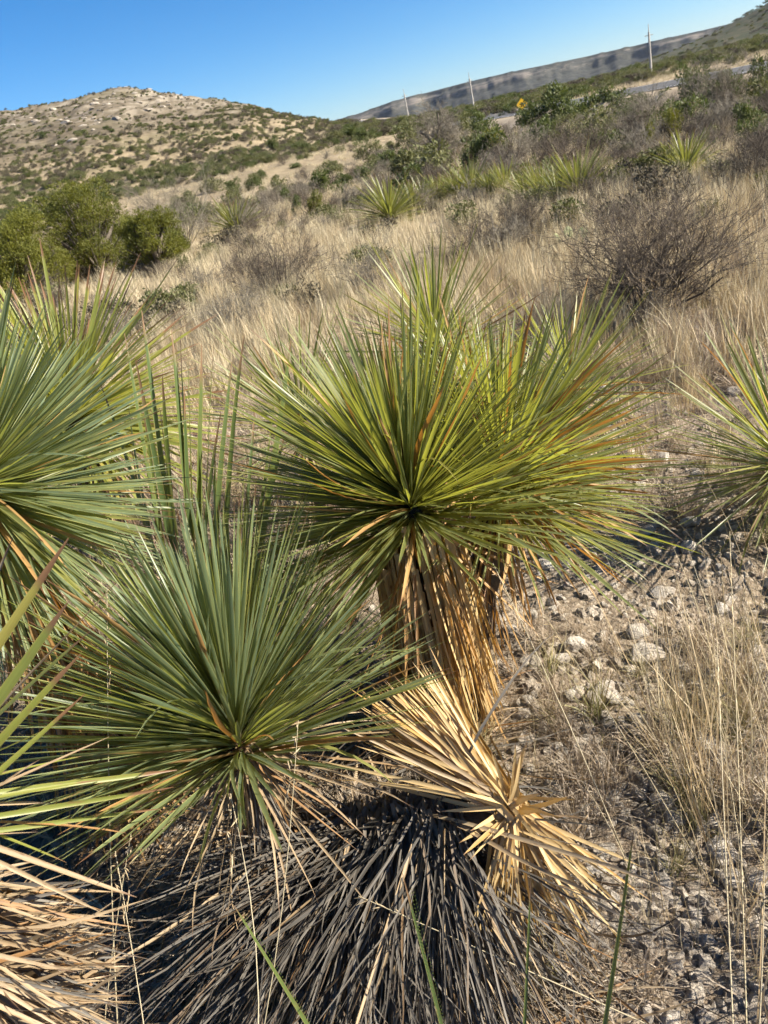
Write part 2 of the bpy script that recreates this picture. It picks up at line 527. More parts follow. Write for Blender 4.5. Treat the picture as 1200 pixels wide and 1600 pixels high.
# ------------------------------------------------------------------ leaves
def leaf_mesh(name, mat, bend=0.0, sway=0.0, twist=0.0, width=0.028, fold=0.35, ns=8, kind='yucca', wob=0.0, seed=0):
    v = np.linspace(0, 1, ns + 1)
    if kind == 'yucca':
        wd = np.interp(v, [0, 0.05, 0.15, 0.45, 0.7, 0.9, 1], [1.15, 0.9, 0.78, 1.0, 0.85, 0.42, 0.02])
    elif kind == 'strap':
        wd = np.interp(v, [0, 0.1, 0.5, 0.85, 0.95, 1], [1.5, 1.0, 0.95, 0.6, 0.4, 0.1])
    else:
        wd = np.interp(v, [0, 0.06, 0.4, 0.8, 1], [1.3, 0.9, 0.85, 0.55, 0.04])
    rg = np.random.default_rng(seed)
    ph = bend * v ** 1.2 + wob * np.cumsum(rg.normal(0, 1, ns + 1)) / ns
    sw = sway * v + wob * np.cumsum(rg.normal(0, 1, ns + 1)) / ns
    dv = 1.0 / ns
    y = np.concatenate([[0], np.cumsum(np.cos(ph[:-1]) * np.cos(sw[:-1]) * dv)])
    z = np.concatenate([[0], -np.cumsum(np.sin(ph[:-1]) * dv)])
    x = np.concatenate([[0], np.cumsum(np.sin(sw[:-1]) * dv)])
    C = np.stack([x, y, z], 1)
    tw = twist * v + wob * 2 * np.cumsum(rg.normal(0, 1, ns + 1)) / ns
    nrm = np.stack([np.zeros_like(v), np.sin(ph), np.cos(ph)], 1)
    sd = np.stack([np.cos(sw), -np.sin(sw), np.zeros_like(v)], 1)
    sd2 = sd * np.cos(tw)[:, None] + nrm * np.sin(tw)[:, None]
    nr2 = nrm * np.cos(tw)[:, None] - sd * np.sin(tw)[:, None]
    hw = (width / 2) * wd
    Lf = C - sd2 * hw[:, None] + nr2 * (hw * fold)[:, None]
    Rt = C + sd2 * hw[:, None] + nr2 * (hw * fold)[:, None]
    V = np.stack([Lf, C, Rt], 1).reshape(-1, 3)
    ii = np.arange((ns + 1) * 3).reshape(ns + 1, 3)
    F = np.concatenate([np.stack([ii[:-1, k], ii[:-1, k + 1], ii[1:, k + 1], ii[1:, k]], -1) for k in (0, 1)])
    lv = np.repeat(v, 3); lu = np.tile([-1., 0, 1], ns + 1)
    return mesh_np(name, V, F, [mat] if mat else [], dict(lv=lv, lu=lu))


def variants(prefix, mat, bends, width, kind='yucca', wob=0.0, twist=0.25, sway=0.06, fold=0.35, ns=8, n=10):
    rg = random.Random(hash(prefix) % 1000 if False else len(prefix) * 31 + n)
    out = []
    for k in range(n):
        b0 = bends[0] + (bends[1] - bends[0]) * k / max(1, n - 1)
        out.append(leaf_mesh(prefix, mat, b0, rg.uniform(-sway, sway), rg.uniform(-twist, twist), width, fold, ns, kind, wob, k + 3))
    return out


def frame(base, d, up, L, W=1.0, roll=0.0):
    d = Vector(d).normalized()
    n = Vector(up) - d * Vector(up).dot(d)
    if n.length < 1e-4: n = Vector((0.3, 0.2, 1)) - d * d.z
    n.normalize()
    s = d.cross(n)
    c, sn = math.cos(roll), math.sin(roll)
    n2 = n * c + s * sn
    s2 = d.cross(n2)
    M = Matrix.Identity(4)
    for i in range(3):
        M[i][0], M[i][1], M[i][2], M[i][3] = s2[i] * L * W, d[i] * L, n2[i] * L, base[i]
    return M


class Leaves:
    """collects leaves of one plant; the ones that show largest become single objects, the rest one joined part"""
    def __init__(s): s.items = []
    def add(s, mesh, M): s.items.append((mesh, M))
    def build(s, root, name, limit=300):
        inv = Matrix.Translation(-Vector(root.location))
        eye = EYE
        its = sorted(s.items, key=lambda it: (it[1].translation + it[1].to_3x3() @ Vector((0, .6, 0)) - eye).length)
        for me, M in its[:limit]:
            o = bpy.data.objects.new(name, me.copy())
            COL.objects.link(o)
            o.parent = root
            o.matrix_basis = inv @ M
        if len(its) > limit:
            o = join_leaves(name, its[limit:], root)
            o['kind'] = 'stuff'


_cache = {}


def mesh_arrays(me):
    if me.name not in _cache:
        V = np.empty(len(me.vertices) * 3, np.float32); me.vertices.foreach_get('co', V)
        F = np.array([p.vertices[:] for p in me.polygons], np.int32)
        at = {}
        for k in ('lv', 'lu'):
            if k in me.attributes:
                a = np.empty(len(me.vertices), np.float32); me.attributes[k].data.foreach_get('value', a); at[k] = a
        _cache[me.name] = (V.reshape(-1, 3), F, at, me.materials[0])
    return _cache[me.name]


def join_leaves(name, items, root):
    inv = Matrix.Translation(-Vector(root.location)) if root else Matrix.Identity(4)
    Vs, Fs, lv, lu, rn, off, mats, mi = [], [], [], [], [], 0, [], []
    for me, M in items:
        V, F, at, mt = mesh_arrays(me)
        Mn = np.array(inv @ M)
        Vs.append(V @ Mn[:3, :3].T + Mn[:3, 3])
        Fs.append(F + off); off += len(V)
        lv.append(at['lv']); lu.append(at['lu']); rn.append(np.full(len(V), random.random()))
        if mt not in mats: mats.append(mt)
        mi.append(np.full(len(F), mats.index(mt)))
    me = mesh_np(name, np.concatenate(Vs), np.concatenate(Fs), mats,
                 dict(lv=np.concatenate(lv), lu=np.concatenate(lu), rnd=np.concatenate(rn)), mat_idx=np.concatenate(mi))
    return obj(name, me, root)


GA = math.pi * (3 - math.sqrt(5))


def basis(axis):
    a = Vector(axis).normalized()
    x = a.cross(Vector((0.21, 0.97, 0.11))).normalized()
    return a, x, a.cross(x)


def crown(L, P, axis, n, length, vs, p0=4, p1=105, droop=0.0, lenvar=0.18, W=1.0, core=0.035, stem=0.10, rg=random, keep=None, pw=1.0):
    a, x, y = basis(axis)
    c0, c1 = math.cos(R(p0)), math.cos(R(p1))
    for i in range(n):
        f = ((i + 0.5) / n) ** pw
        ph = math.acos(c0 + (c1 - c0) * f)
        ph += rg.gauss(0, 0.05)
        t = i * GA + rg.gauss(0, 0.12)
        d = a * math.cos(ph) + (x * math.cos(t) + y * math.sin(t)) * math.sin(ph)
        if droop: d = (d + Vector((0, 0, -droop * f * rg.uniform(0.5, 1.4)))).normalized()
        if keep and not keep(d): continue
        base = Vector(P) + d * core - a * stem * f
        ln = length * (1 + rg.gauss(0, lenvar * 0.6)) * (0.74 if f < 0.06 else 1.0)
        if rg.random() < .1: ln *= rg.uniform(0.72, 0.95)
        v = vs[min(len(vs) - 1, int(len(vs) * min(0.999, max(0, f * 0.6 + rg.random() * 0.4))))]
        if rg.random() < .045 and vs in (V_YG, V_YB): v = rg.choice(V_YGB if vs is V_YG else V_YBB)
        if rg.random() < .03 and vs in (V_YG, V_YB): v = rg.choice(V_OR)
        L.add(v, frame(base, d, a + d * 0.001, ln, W * rg.uniform(0.8, 1.2), rg.gauss(0, 0.32)))


def skirt(L, top, bot, n, length, vs, rg=random, spread=0.35, r=0.04, W=1.0, az=None):
    """dead leaves hanging along a trunk from top to bot"""
    top, bot = Vector(top), Vector(bot)
    a, x, y = basis(top - bot)
    for i in range(n):
        f = rg.random()
        p = top.lerp(bot, f * 0.85)
        t = rg.uniform(0, 2 * math.pi) if az is None else az + rg.gauss(0, 0.9)
        o = x * math.cos(t) + y * math.sin(t)
        d = (o * (spread * rg.uniform(0.3, 1.5)) + Vector((0, 0, -1))).normalized()
        ln = min(length * rg.uniform(0.6, 1.15), (p.z - 0.0) / max(0.2, -d.z) + 0.05)
        L.add(rg.choice(vs), frame(p + o * r, d, o, ln, W * rg.uniform(0.6, 1.25) * length / ln, rg.gauss(0, 0.6)))


def trunk_mesh(name, pts, rads, sides=10):
    p = np.array([tuple(q) for q in pts], float)
    k = len(p)
    t = np.linspace(0, 1, 9)
    pi = np.stack([np.interp(t, np.linspace(0, 1, k), p[:, c]) for c in range(3)], 1)
    ri = np.interp(t, np.linspace(0, 1, k), rads) * (1 + 0.12 * np.sin(t * 23))
    V, F, _ = tubes([pi], [ri], sides)
    return mesh_np(name, V, F, [M_TRUNK])


def base_of(P, dx=0.0, dy=0.0):
    return Vector((P.x + dx, P.y + dy, gz(P.x + dx, P.y + dy)))


V_YG = variants('yucca_leaf', M_YUCCA, (-0.14, 0.18), 0.0182, wob=0.02)
V_YB = variants('yucca_leaf_blue', M_YBLUE, (-0.12, 0.18), 0.0208, wob=0.02)
V_YGB = variants('yucca_leaf_bent', M_YUCCA, (0.45, 1.1), 0.0195, wob=0.1, sway=0.3, n=4)
V_YBB = variants('yucca_leaf_blue_bent', M_YBLUE, (0.45, 1.1), 0.023, wob=0.1, sway=0.3, n=4)
V_SO = variants('sotol_leaf', M_SOTOL, (-0.1, 0.75), 0.026, 'strap', 0.08, 0.5, 0.12, 0.25)
V_SD = variants('sotol_leaf_dark', M_SOTOLD, (0.0, 0.3), 0.018, 'strap', 0.05, 0.6, 0.08, 0.3)
M_SOTOLM = leaf_material('sotol_olive', (0.145, 0.17, 0.06), (0.185, 0.205, 0.06), (0.26, 0.235, 0.07), (0.28, 0.25, 0.08), (0.20, 0.12, 0.06), (0.3, 0.3, 0.15), 0.25, (0.44, 0.45, 0.08), tip0=0.9)
V_SM = variants('sotol_leaf_olive', M_SOTOLM, (-0.1, 0.7), 0.024, 'strap', 0.08, 0.5, 0.12, 0.25)
V_OR = variants('dead_leaf_orange', M_ORANGE, (-0.3, 0.35), 0.030, 'dead', 0.18, 1.2, 0.15, 0.5)
V_TN = variants('dead_leaf_tan', M_TAN, (-0.2, 0.8), 0.024, 'dead', 0.3, 1.2, 0.2, 0.5)
V_GR = variants('dead_leaf_grey', M_GREY, (-0.2, 1.0), 0.0175, 'dead', 0.8, 2.0, 0.35, 0.3)
V_ST = variants('straw_leaf', M_STRAW, (-0.15, 0.35), 0.028, 'dead', 0.08, 0.5, 0.1, 0.3)


def plant(name, P, label, cat, trunk_r=0.045, lean=(0, 0), group=None):
    b = base_of(P, *lean)
    root = empty(name, b, label, cat, group)
    me = trunk_mesh('trunk', [Vector((0, 0, -0.03)), (P - b) * 0.5 + Vector((0, 0, 0)), P - b - Vector((0, 0, 0.02))],
                    [trunk_r * 1.2, trunk_r, trunk_r * 0.75])
    obj('trunk', me, root)
    return root, b


# --- main yucca in the middle
P = vp(636, 768, 1.95)
root, b = plant('yucca', P, 'large round green yucca head on orange shaggy trunk in centre', 'yucca', 0.05, (-0.045, 0.0))
L = Leaves()
crown(L, P, (-0.05, -0.04, 1), 1050, 0.455, V_YG, 3, 90, 0.02, keep=lambda d: not (d.z < .16 and d.y < -.3 and -.5 < d.x < .6))
L.build(root, 'leaf')
L = Leaves()
skirt(L, P - Vector((0, 0, 0.04)), b + Vector((0, 0, 0.12)), 460, 0.46, V_OR[:1] + V_ST, spread=0.08, r=0.11, W=.95)
skirt(L, P - Vector((0, 0, 0.02)), P - Vector((0, 0, 0.16)), 40, 0.40, V_OR, spread=1.1, r=0.06)
L.build(root, 'dead_leaf')
# --- its companion head behind and to the right
P = vp(785, 735, 2.22)
_q = vp(636, 768, 1.95)
root, b = plant('yucca', P, 'green yucca with browned inner leaves close behind the large central yucca', 'yucca', 0.05, (_q.x + .02 - P.x, _q.y + .10 - P.y))
L = Leaves()
crown(L, P, (0.34, 0.05, 0.93), 760, 0.455, V_YG, 3, 96, 0.04)
L.build(root, 'leaf')
L = Leaves()
skirt(L, P - Vector((0, 0, .05)), b + Vector((0, 0, 0.25)), 60, 0.34, V_OR, spread=0.15, r=0.05)
crown(L, P, (0.15, -0.8, 0.4), 130, 0.43, V_OR, 10, 95, 0.1)
L.build(root, 'dead_leaf')
# --- lower left yucca
P = vp(358, 1118, 1.60)
root, b = plant('yucca', P, 'blue-green yucca with upright leaves in lower left foreground, brown skirt below', 'yucca', 0.045)
L = Leaves()
crown(L, P, (-0.06, 0.30, 0.95), 820, 0.43, V_YB, 3, 80, 0.02)
L.build(root, 'leaf')
L = Leaves()
skirt(L, P - Vector((0, 0, 0.03)), b, 300, 0.30, V_TN[:5] + V_GR, spread=0.5, r=0.04, W=.8)
crown(L, P - Vector((0, 0, 0.05)), (0, 0.1, 1), 90, 0.30, V_TN, 85, 125, 0.15, W=.85)
L.build(root, 'dead_leaf')
# --- big yucca cut by the left edge
P = vp(-45, 745, 1.75)
root, b = plant('yucca', P, 'tall blue-green yucca cut off by the left edge, stiff leaves pointing right', 'yucca', 0.055)
L = Leaves()
crown(L, P, (0.2, -0.4, 0.9), 900, 0.42, V_YB, 3, 110, 0.04)
L.build(root, 'leaf')
L = Leaves()
skirt(L, P - Vector((0, 0, 0.05)), b, 280, 0.46, V_OR, spread=0.3, r=0.05)
L.build(root, 'dead_leaf')
# --- yuccas behind the centre
for (px, py, t, n, ln, ax, lab) in (
        (678, 530, 3.4, 230, 0.44, (0, 0, 1), 'small upright green yucca directly behind the top of the central yucca'),
        (468, 650, 3.1, 130, 0.46, (-0.1, 0, 1), 'thin dark green yucca low behind the left side of central yucca'),
        (890, 590, 3.2, 150, 0.42, (0.1, 0, 1), 'small green yucca behind the right shoulder of central yucca'),
        (1228, 705, 2.75, 230, 0.48, (-0.05, -0.1, 1), 'green yucca cut off by the right edge above the stony ground')):
    P = vp(px, py, t)
    if P.z < 0.1: P.z = 0.1
    root, b = plant('yucca', P, lab, 'yucca', 0.045)
    L = Leaves()
    crown(L, P, ax, n, ln, V_YG, 3, 98, 0.04)
    L.build(root, 'leaf')
    L = Leaves()
    crown(L, P - Vector((0, 0, 0.05)), (0, 0, 1), 40, 0.38, V_TN, 95, 150, 0.3)
    L.build(root, 'dead_leaf')

# --- sotol behind the left yucca
P = vp(112, 648, 3.6)
root, b = plant('sotol', P, 'bright yellow-green sotol arching out behind the left yucca under the junipers', 'sotol', 0.09)
L = Leaves()
crown(L, P, (0.22, -0.1, 1), 520, 0.70, V_SO, 5, 100, 0.08, W=.9)
L.build(root, 'leaf')
L = Leaves()
skirt(L, P, b, 60, 0.6, V_TN, spread=0.5, r=0.08, W=0.6)
L.build(root, 'dead_leaf')
# --- tall narrow upright sotol leaves between the yuccas
B0 = vp(262, 985, 2.25)
b = base_of(B0)
root = empty('sotol', b, 'sparse dark sotol with tall upright narrow leaves between left and central yuccas', 'sotol')
L = Leaves()
rg = random.Random(4)
for (tx, ty, tt) in ((183, 520, 2.2), (190, 590, 2.3), (207, 480, 2.3), (214, 560, 2.2), (233, 590, 2.3), (251, 510, 2.25), (262, 495, 2.35), (272, 500, 2.3),
                     (283, 520, 2.3), (300, 535, 2.3), (318, 515, 2.4), (336, 560, 2.3), (352, 515, 2.45), (245, 640, 2.1), (280, 610, 2.15), (225, 640, 2.4), (198, 700, 2.3),
                     (468, 540, 2.5), (455, 575, 2.45), (448, 600, 2.5), (430, 660, 2.3), (410, 700, 2.35), (380, 640, 2.5), (300, 640, 2.35), (170, 640, 2.3), (318, 640, 2.3), (330, 700, 2.25)):
    tp = vp(tx, ty, tt)
    bb = b + Vector((rg.gauss(0, .035) + (tx - 262) * 0.00045, rg.gauss(0, .035), 0.10 + rg.uniform(0, .1)))
    d = tp - bb
    L.add(rg.choice(V_SD[:5]), frame(bb, d, Vector((0, -.6, .8)), d.length, rg.uniform(.9, 1.25), rg.gauss(0, .8)))
L.build(root, 'leaf')
me = trunk_mesh('trunk', [(0, 0, -.02), (0, 0, .1), (0, 0, .22)], [.06, .06, .035])
obj('trunk', me, root)

# --- near sotol at the lower left corner with frayed brown tips
P = vp(-150, 1290, 1.02)
root, b = plant('sotol', P, 'near sotol at lower left edge, broad yellow-green leaves with frayed brown tips', 'sotol', 0.045, (-0.22, 0.0))
V_SN = variants('sotol_near', M_SOTOL, (-0.05, 0.15), 0.050, 'strap', 0.05, 0.4, 0.06, 0.25)
V_SNT = variants('sotol_near_dead', M_TAN, (-0.05, 0.2), 0.050, 'strap', 0.08, 0.6, 0.08, 0.3)
L = Leaves()
rg = random.Random(9)
for (tx, ty, tt, dead) in ((108, 838, 1.05, 0), (105, 935, 1.02, 0), (192, 905, 1.12, 1), (136, 982, 1.05, 0), (124, 1024, 1.02, 0), (135, 1085, 1.1, 0), (18, 838, 1.0, 1),
                           (95, 1136, 1.1, 0), (170, 1150, 1.15, 1), (60, 1180, 1.05, 1), (275, 1205, 1.3, 0), (270, 1230, 1.25, 0), (160, 1215, 1.2, 0), (150, 1165, 1.25, 0),
                           (265, 1260, 1.3, 0), (110, 1345, 1.2, 0), (215, 1395, 1.15, 1), (160, 1425, 1.12, 1), (60, 1300, 1.1, 1), (-40, 800, .95, 0), (-90, 850, 0.9, 0), (-160, 800, 1.0, 0),
                           (-200, 900, .9, 0), (80, 1250, 1.2, 1), (200, 1290, 1.25, 1)):
    tp = vp(tx, ty, tt)
    bb = P + Vector((rg.gauss(0, .02), rg.gauss(0, .02), rg.gauss(0, .02)))
    d = tp - bb
    L.add(rg.choice(V_SNT if dead else V_SN), frame(bb, d, Vector((0, -.3, 1)), d.length, rg.uniform(.75, 1.1) * (.45 if ty > 1100 else .9), rg.gauss(0, .45)))
L.build(root, 'leaf')
V_DS = variants('dead_sotol_leaf', M_TAN, (-0.15, 0.35), 0.020, 'dead', 0.16, 1.0, 0.15, 0.4)
V_DG = variants('grey_sotol_leaf', M_GREY, (-0.15, 0.4), 0.018, 'dead', 0.2, 1.0, 0.15, 0.4)
L = Leaves()
rg = random.Random(12)
for i in range(800):
    tx = rg.uniform(-60, 225) ; ty = rg.uniform(1370, 1720)
    if tx > 60 and ty < 1370 + (tx - 60) * 0.3: continue
    bb = P - CR * rg.uniform(.10, .2) + Vector((rg.gauss(0, .03), rg.gauss(0, .04), -rg.uniform(0.04, 0.5)))
    tp = vp(tx, ty, rg.uniform(1.12, 1.32))
    d = tp - bb
    if d.length > .75: d = d * (.75 / d.length)
    L.add(rg.choice(V_DS if rg.random() < .75 else V_DG), frame(bb, d, Vector((0.5, -.4, .8)), d.length, rg.uniform(.7, 1.2) * .5 / d.length, rg.gauss(0, .5)))
L.build(root, 'dead_leaf')

# --- fallen dead yucca: straw-yellow head at the end of a grey shaggy trunk
H = vp(800, 1262, 1.52)
T0 = vp(470, 1310, 1.78)
b = base_of(T0)
root = empty('dead_yucca', b, 'fallen dead yucca, straw-yellow head on a grey shaggy mound of old leaves', 'yucca')
obj('trunk', trunk_mesh('trunk', [T0 - b - Vector((0, 0, .12)), (T0 + H) * .5 - b - Vector((0, 0, .03)), T0.lerp(H, .93) - b - Vector((0, 0, .02))], [.075, .06, .02]), root)
L = Leaves()
rg = random.Random(21)
toeye = (EYE - H).normalized()


def straw(tx, ty, tt, W=1.0, vs=V_ST, up=toeye, jit=0.012):
    bb = H + Vector((rg.gauss(0, jit), rg.gauss(0, jit), rg.gauss(0, jit)))
    tp = vp(tx, ty, tt)
    d = tp - bb
    if tp.z < 0.01: d.z += 0.01 - tp.z
    L.add(rg.choice(vs), frame(bb, d, up, d.length, W * rg.uniform(.85, 1.2) * 0.40 / d.length, rg.gauss(0, .4)))


for i in range(95):     # bundle up and to the left
    f = rg.random()
    straw(545 + 130 * f + rg.gauss(0, 18), 1120 - 75 * f + rg.gauss(0, 22), rg.uniform(1.58, 1.80), 0.8)
for i in range(16):     # looser leaves to the left
    straw(rg.uniform(480, 600), rg.uniform(1120, 1235), rg.uniform(1.5, 1.7), 0.85, V_ST if rg.random() < .6 else V_TN)
for i in range(140):     # fan to the right and down
    f = rg.random()
    a = R(14 + 100 * f ** .55)
    rad = rg.uniform(120, 270)
    straw(800 + rad * math.cos(a) * .95, 1275 + rad * math.sin(a), rg.uniform(1.40, 1.58), .72)
for i in range(26):     # short pale heart leaves turned to the viewer
    a = R(rg.uniform(0, 360))
    rad = rg.uniform(45, 120)
    straw(800 + rad * math.cos(a), 1268 + rad * math.sin(a) * .9, rg.uniform(1.40, 1.47), 0.95, jit=0.008)
L.build(root, 'leaf')
L = Leaves()
rg = random.Random(22)
for i in range(3800):
    f = rg.random() ** 0.85
    p = T0.lerp(H, 0.02 + f * 0.70) + Vector((rg.gauss(0, .025), rg.gauss(0, .025), rg.uniform(-.02, .05)))
    # leaves fan from leftwards at the root end to downwards/right under the head
    ang_ = R(rg.gauss(232 + 56 * f, 18 if rg.random() < .75 else 36))            # image direction: 180 = left, 270 = down
    side = CR * math.cos(ang_) + CU * math.sin(ang_)
    d = (side * .8 + Vector((0, -1, 0)) * rg.uniform(-.25, 1.0) + Vector((0, 0, rg.uniform(-.15, .25)))).normalized()
    ln = rg.uniform(.28, .58)
    if p.z + d.z * ln < .01:
        ln = max(.12, (p.z - .01) / max(.05, -d.z))
    vs = V_GR if rg.random() < .92 else V_TN
    L.add(rg.choice(vs), frame(p, d, toeye + Vector((0, 0, .6)), ln, rg.uniform(.5, 1.05) * .4 / ln, rg.gauss(0, .7)))
for i in range(260):    # litter lying round the mound
    q = vp(rg.uniform(330, 900), rg.uniform(1380, 1680), 1.6)
    dd = (q - EYE); q = EYE + dd * (1.55 / -dd.z)
    a = rg.uniform(0, 6.28)
    L.add(rg.choice(V_GR if rg.random() < .6 else V_TN), frame(Vector((q.x, q.y, gz(q.x, q.y) + rg.uniform(.012, .05))), Vector((math.cos(a), math.sin(a), rg.uniform(-.1, .25))),
                                Vector((0, 0, 1)), rg.uniform(.15, .4), rg.uniform(.7, 1.2), rg.gauss(0, .5)))
L.build(root, 'dead_leaf')

rg = random.Random(66)
its = []
for i in range(2600):    # fallen leaves under the left-hand plants
    x, y = rg.uniform(-1.5, .15), rg.uniform(.55, 2.4)
    a = rg.uniform(0, 6.28)
    its.append((rg.choice(V_GR if rg.random() < .6 else V_TN), frame(Vector((x, y, gz(x, y) + rg.uniform(.008, .05))), Vector((math.cos(a), math.sin(a), rg.uniform(-.05, .2))),
               Vector((0, 0, 1)), rg.uniform(.15, .38), rg.uniform(.9, 1.6), rg.gauss(0, .5))))
tag(join_leaves('leaf_litter', its, None), 'fallen grey and tan leaves littering the ground under the left plants', 'leaf litter', kind='stuff')

# --- green spiny sotol leaves rising from below the frame
B0 = Vector((0.10, 0.50, 0)); B0.z = gz(B0.x, B0.y)
root = empty('sotol', B0, 'few green toothed sotol leaves rising singly from the bottom edge', 'sotol')
V_SP = variants('spiny_leaf', M_SOTOLD, (-0.03, 0.12), 0.017, 'strap', 0.02, 0.3, 0.05, 0.3, 12, 4)
# toothed margin
tv, tf_, tl = [], [], []
for k in range(60):
    v = 0.15 + 0.8 * k / 60
    for sgn in (-1, 1):
        x0 = sgn * 0.0085 * np.interp(v, [0, .1, .5, .85, 1], [1.5, 1, .95, .6, .3])
        n0 = len(tv)
        tv += [(x0 * .9, v - .003, 0), (x0 * .9, v + .003, 0), (x0 + sgn * .004, v + .004, .001)]
        tf_.append((n0, n0 + 1, n0 + 2)); tl += [v] * 3
TOOTH = mesh_np('tooth_row', np.array(tv), np.array(tf_), [M_SOTOLD], dict(lv=tl, lu=np.zeros(len(tl))))
rg = random.Random(3)
for (bx, by, bt, tx, ty, tt) in ((505, 1640, 1.30, 368, 1408, 1.25), (700, 1640, 1.30, 638, 1362, 1.28), (818, 1660, 1.25, 836, 1375, 1.33), (940, 1640, 1.28, 1000, 1298, 1.33)):
    q, tp = vp(bx, by, bt), vp(tx, ty, tt)
    d = tp - q
    bb = q - d * 0.55
    d = tp - bb
    o = bpy.data.objects.new('leaf', V_SP[rg.randrange(2)]); COL.objects.link(o); o.parent = root
    o.matrix_basis = Matrix.Translation(-B0) @ frame(bb, d, (EYE - tp), d.length, .85, rg.gauss(0.3, .4))
    c = bpy.data.objects.new('leaf_teeth', TOOTH); COL.objects.link(c); c.parent = o
    tag(c, kind='stuff')

# ------------------------------------------------------------------ twiggy shrubs
def twig_paths(rg, n0, h, spread, depth=3, curl=0.5, r0=0.012, fork=3, r_min=0.0012):
    paths, rads = [], []
    def grow(p, d, ln, r, k):
        n = 4 if k > 0 else 3
        pts = [np.array(p)]
        dd = np.array(d, float)
        for i in range(n):
            dd = dd + rg.normal(0, curl * 0.22, 3) + np.array([0, 0, 0.03])
            dd /= np.linalg.norm(dd)
            pts.append(pts[-1] + dd * ln / n)
        paths.append(np.array(pts)); rads.append(np.linspace(r, max(r_min * .7, r * .55), n + 1))
        if k == 0: return
        for j in range(fork + (rg.random() < .5)):
            f = rg.uniform(.3, 1.0)
            q = pts[min(n, int(f * n + .5))]
            nd = dd + rg.normal(0, .62, 3)
            nd /= np.linalg.norm(nd)
            grow(q, nd, ln * rg.uniform(.5, .8), max(r_min, r * .55), k - 1)
    for i in range(n0):
        a = rg.uniform(0, 6.283)
        s = spread * math.sqrt(rg.random())
        d = np.array([math.cos(a) * s, math.sin(a) * s, 1.0]); d /= np.linalg.norm(d)
        grow(np.array([rg.normal(0, .04), rg.normal(0, .04), -0.02]), d, h * rg.uniform(.45, .65), r0 * rg.uniform(.6, 1), depth)
    return paths, rads


def twig_mesh(name, rg, mat, *a, **k):
    p, r = twig_paths(rg, *a, **k)
    V, F, ids = tubes(p, r, 3)
    rn = np.random.default_rng(1).random(len(p))[ids]
    return mesh_np(name, V, F, [mat], dict(rnd=rn * 0.4))


def nr(s): return np.random.default_rng(s)


# the big bare bush on the right: stems single, twigs joined
def bare_bush(px, py, t, label, h, spread, n0, depth, mat, seed, r0=.012, name='bare_bush'):
    P = vp(px, py, t); P.z = gz(P.x, P.y)
    root = empty(name, P, label, 'bush')
    p, r = twig_paths(nr(seed), n0, h, spread, depth, .6, r0, 3)
    big = sorted(range(len(p)), key=lambda i: -r[i][0])[:n0]
    for i in big:
        V, F, _ = tubes([p[i]], [r[i]], 5)
        obj('stem', mesh_np('stem', V, F, [mat]), root)
    rest = [i for i in range(len(p)) if i not in set(big)]
    V, F, ids = tubes([p[i] for i in rest], [r[i] for i in rest], 3)
    tag(obj('twigs', mesh_np('twigs', V, F, [mat], dict(rnd=nr(1).random(len(rest))[ids] * .5)), root), kind='stuff')
    return root


def ground_at(px, py, tmax=400):
    """march the view ray of a photo position down to the terrain"""
    d = FWD + (px - 600) / 1200 * CR - (py - 800) / 1200 * CU
    ts = np.geomspace(1.0, tmax, 900)
    z = EYE.z + ts * d.z - height(ts * d.x, ts * d.y)
    k = np.argmax(z < 0) if (z < 0).any() else len(ts) - 1
    t = ts[k]
    return Vector((t * d.x, t * d.y, gz(t * d.x, t * d.y))), float(t)


bare_bush(1010, 505, 5.5, 'large leafless dark brown bush with long bare twigs on the right', 0.98, 1.15, 28, 4, M_TWIG, 2, .011)
bare_bush(590, 440, 8.5, 'low bare grey-brown bush behind the small yucca above centre', 0.6, 1.6, 14, 4, M_TWIGG, 12, .009)
bare_bush(345, 480, 8.0, 'small grey twiggy bush in the grass right of the left sotol', 0.6, 1.5, 14, 4, M_TWIGG, 13, .009)
bare_bush(800, 400, 9.5, 'low dark twiggy bush in tall grass between sotol row and big bare bush', 0.7, 1.6, 14, 4, M_TWIG, 14, .009)
bare_bush(455, 470, 9.6, 'low tangled reddish-brown leafless bush in dry grass left of centre', 0.95, 1.6, 20, 4, M_TWIG, 3, .012)
bare_bush(290, 370, 22, 'grey leafless bush beside the junipers on the left', 2.2, 1.1, 16, 4, M_TWIGG, 5, .02)
bare_bush(1195, 330, 9.5, 'dark bare bush cut off by the right edge above the tan grass', 0.8, 1.0, 14, 4, M_TWIG, 6, .012)
bare_bush(1120, 215, 24, 'wide reddish-grey leafless brush on the right below the dark evergreens', 1.7, 1.2, 18, 4, M_TWIGG, 8, .02)
bare_bush(1010, 235, 20, 'purplish-grey bare brush left of the small bright green shrub at right', 1.3, 1.2, 16, 4, M_TWIGG, 9, .015)

# bare little tree in the middle distance
P, t_ = ground_at(694, 276)
root = empty('bare_tree', P, 'small leafless grey tree with pale trunk standing in the middle distance', 'tree')
tp = [np.array([[0, 0, -.1], [-.05, 0, .5], [-.12, .05, 1.0]]), np.array([[-.12, .05, 1.0], [-.35, .1, 1.35], [-.55, .1, 1.5]]), np.array([[-.12, .05, 1.], [.1, 0, 1.5], [.15, 0, 1.9]])]
V, F, _ = tubes(tp, [np.array([.09, .075, .06]), np.array([.05, .045, .035]), np.array([.05, .04, .03])], 7)
obj('trunk', mesh_np('trunk', V, F, [M_BARK]), root)
pp, rr_ = twig_paths(nr(31), 16, 1.35, 1.5, 4, .6, .03, 3, .004)
pp = [q + np.array([-.08, 0, .75]) for q in pp]
V, F, ids = tubes(pp, rr_, 3)
tag(obj('crown', mesh_np('crown', V, F, [M_TWIGG], dict(rnd=nr(2).random(len(pp))[ids] * .5)), root), kind='stuff')


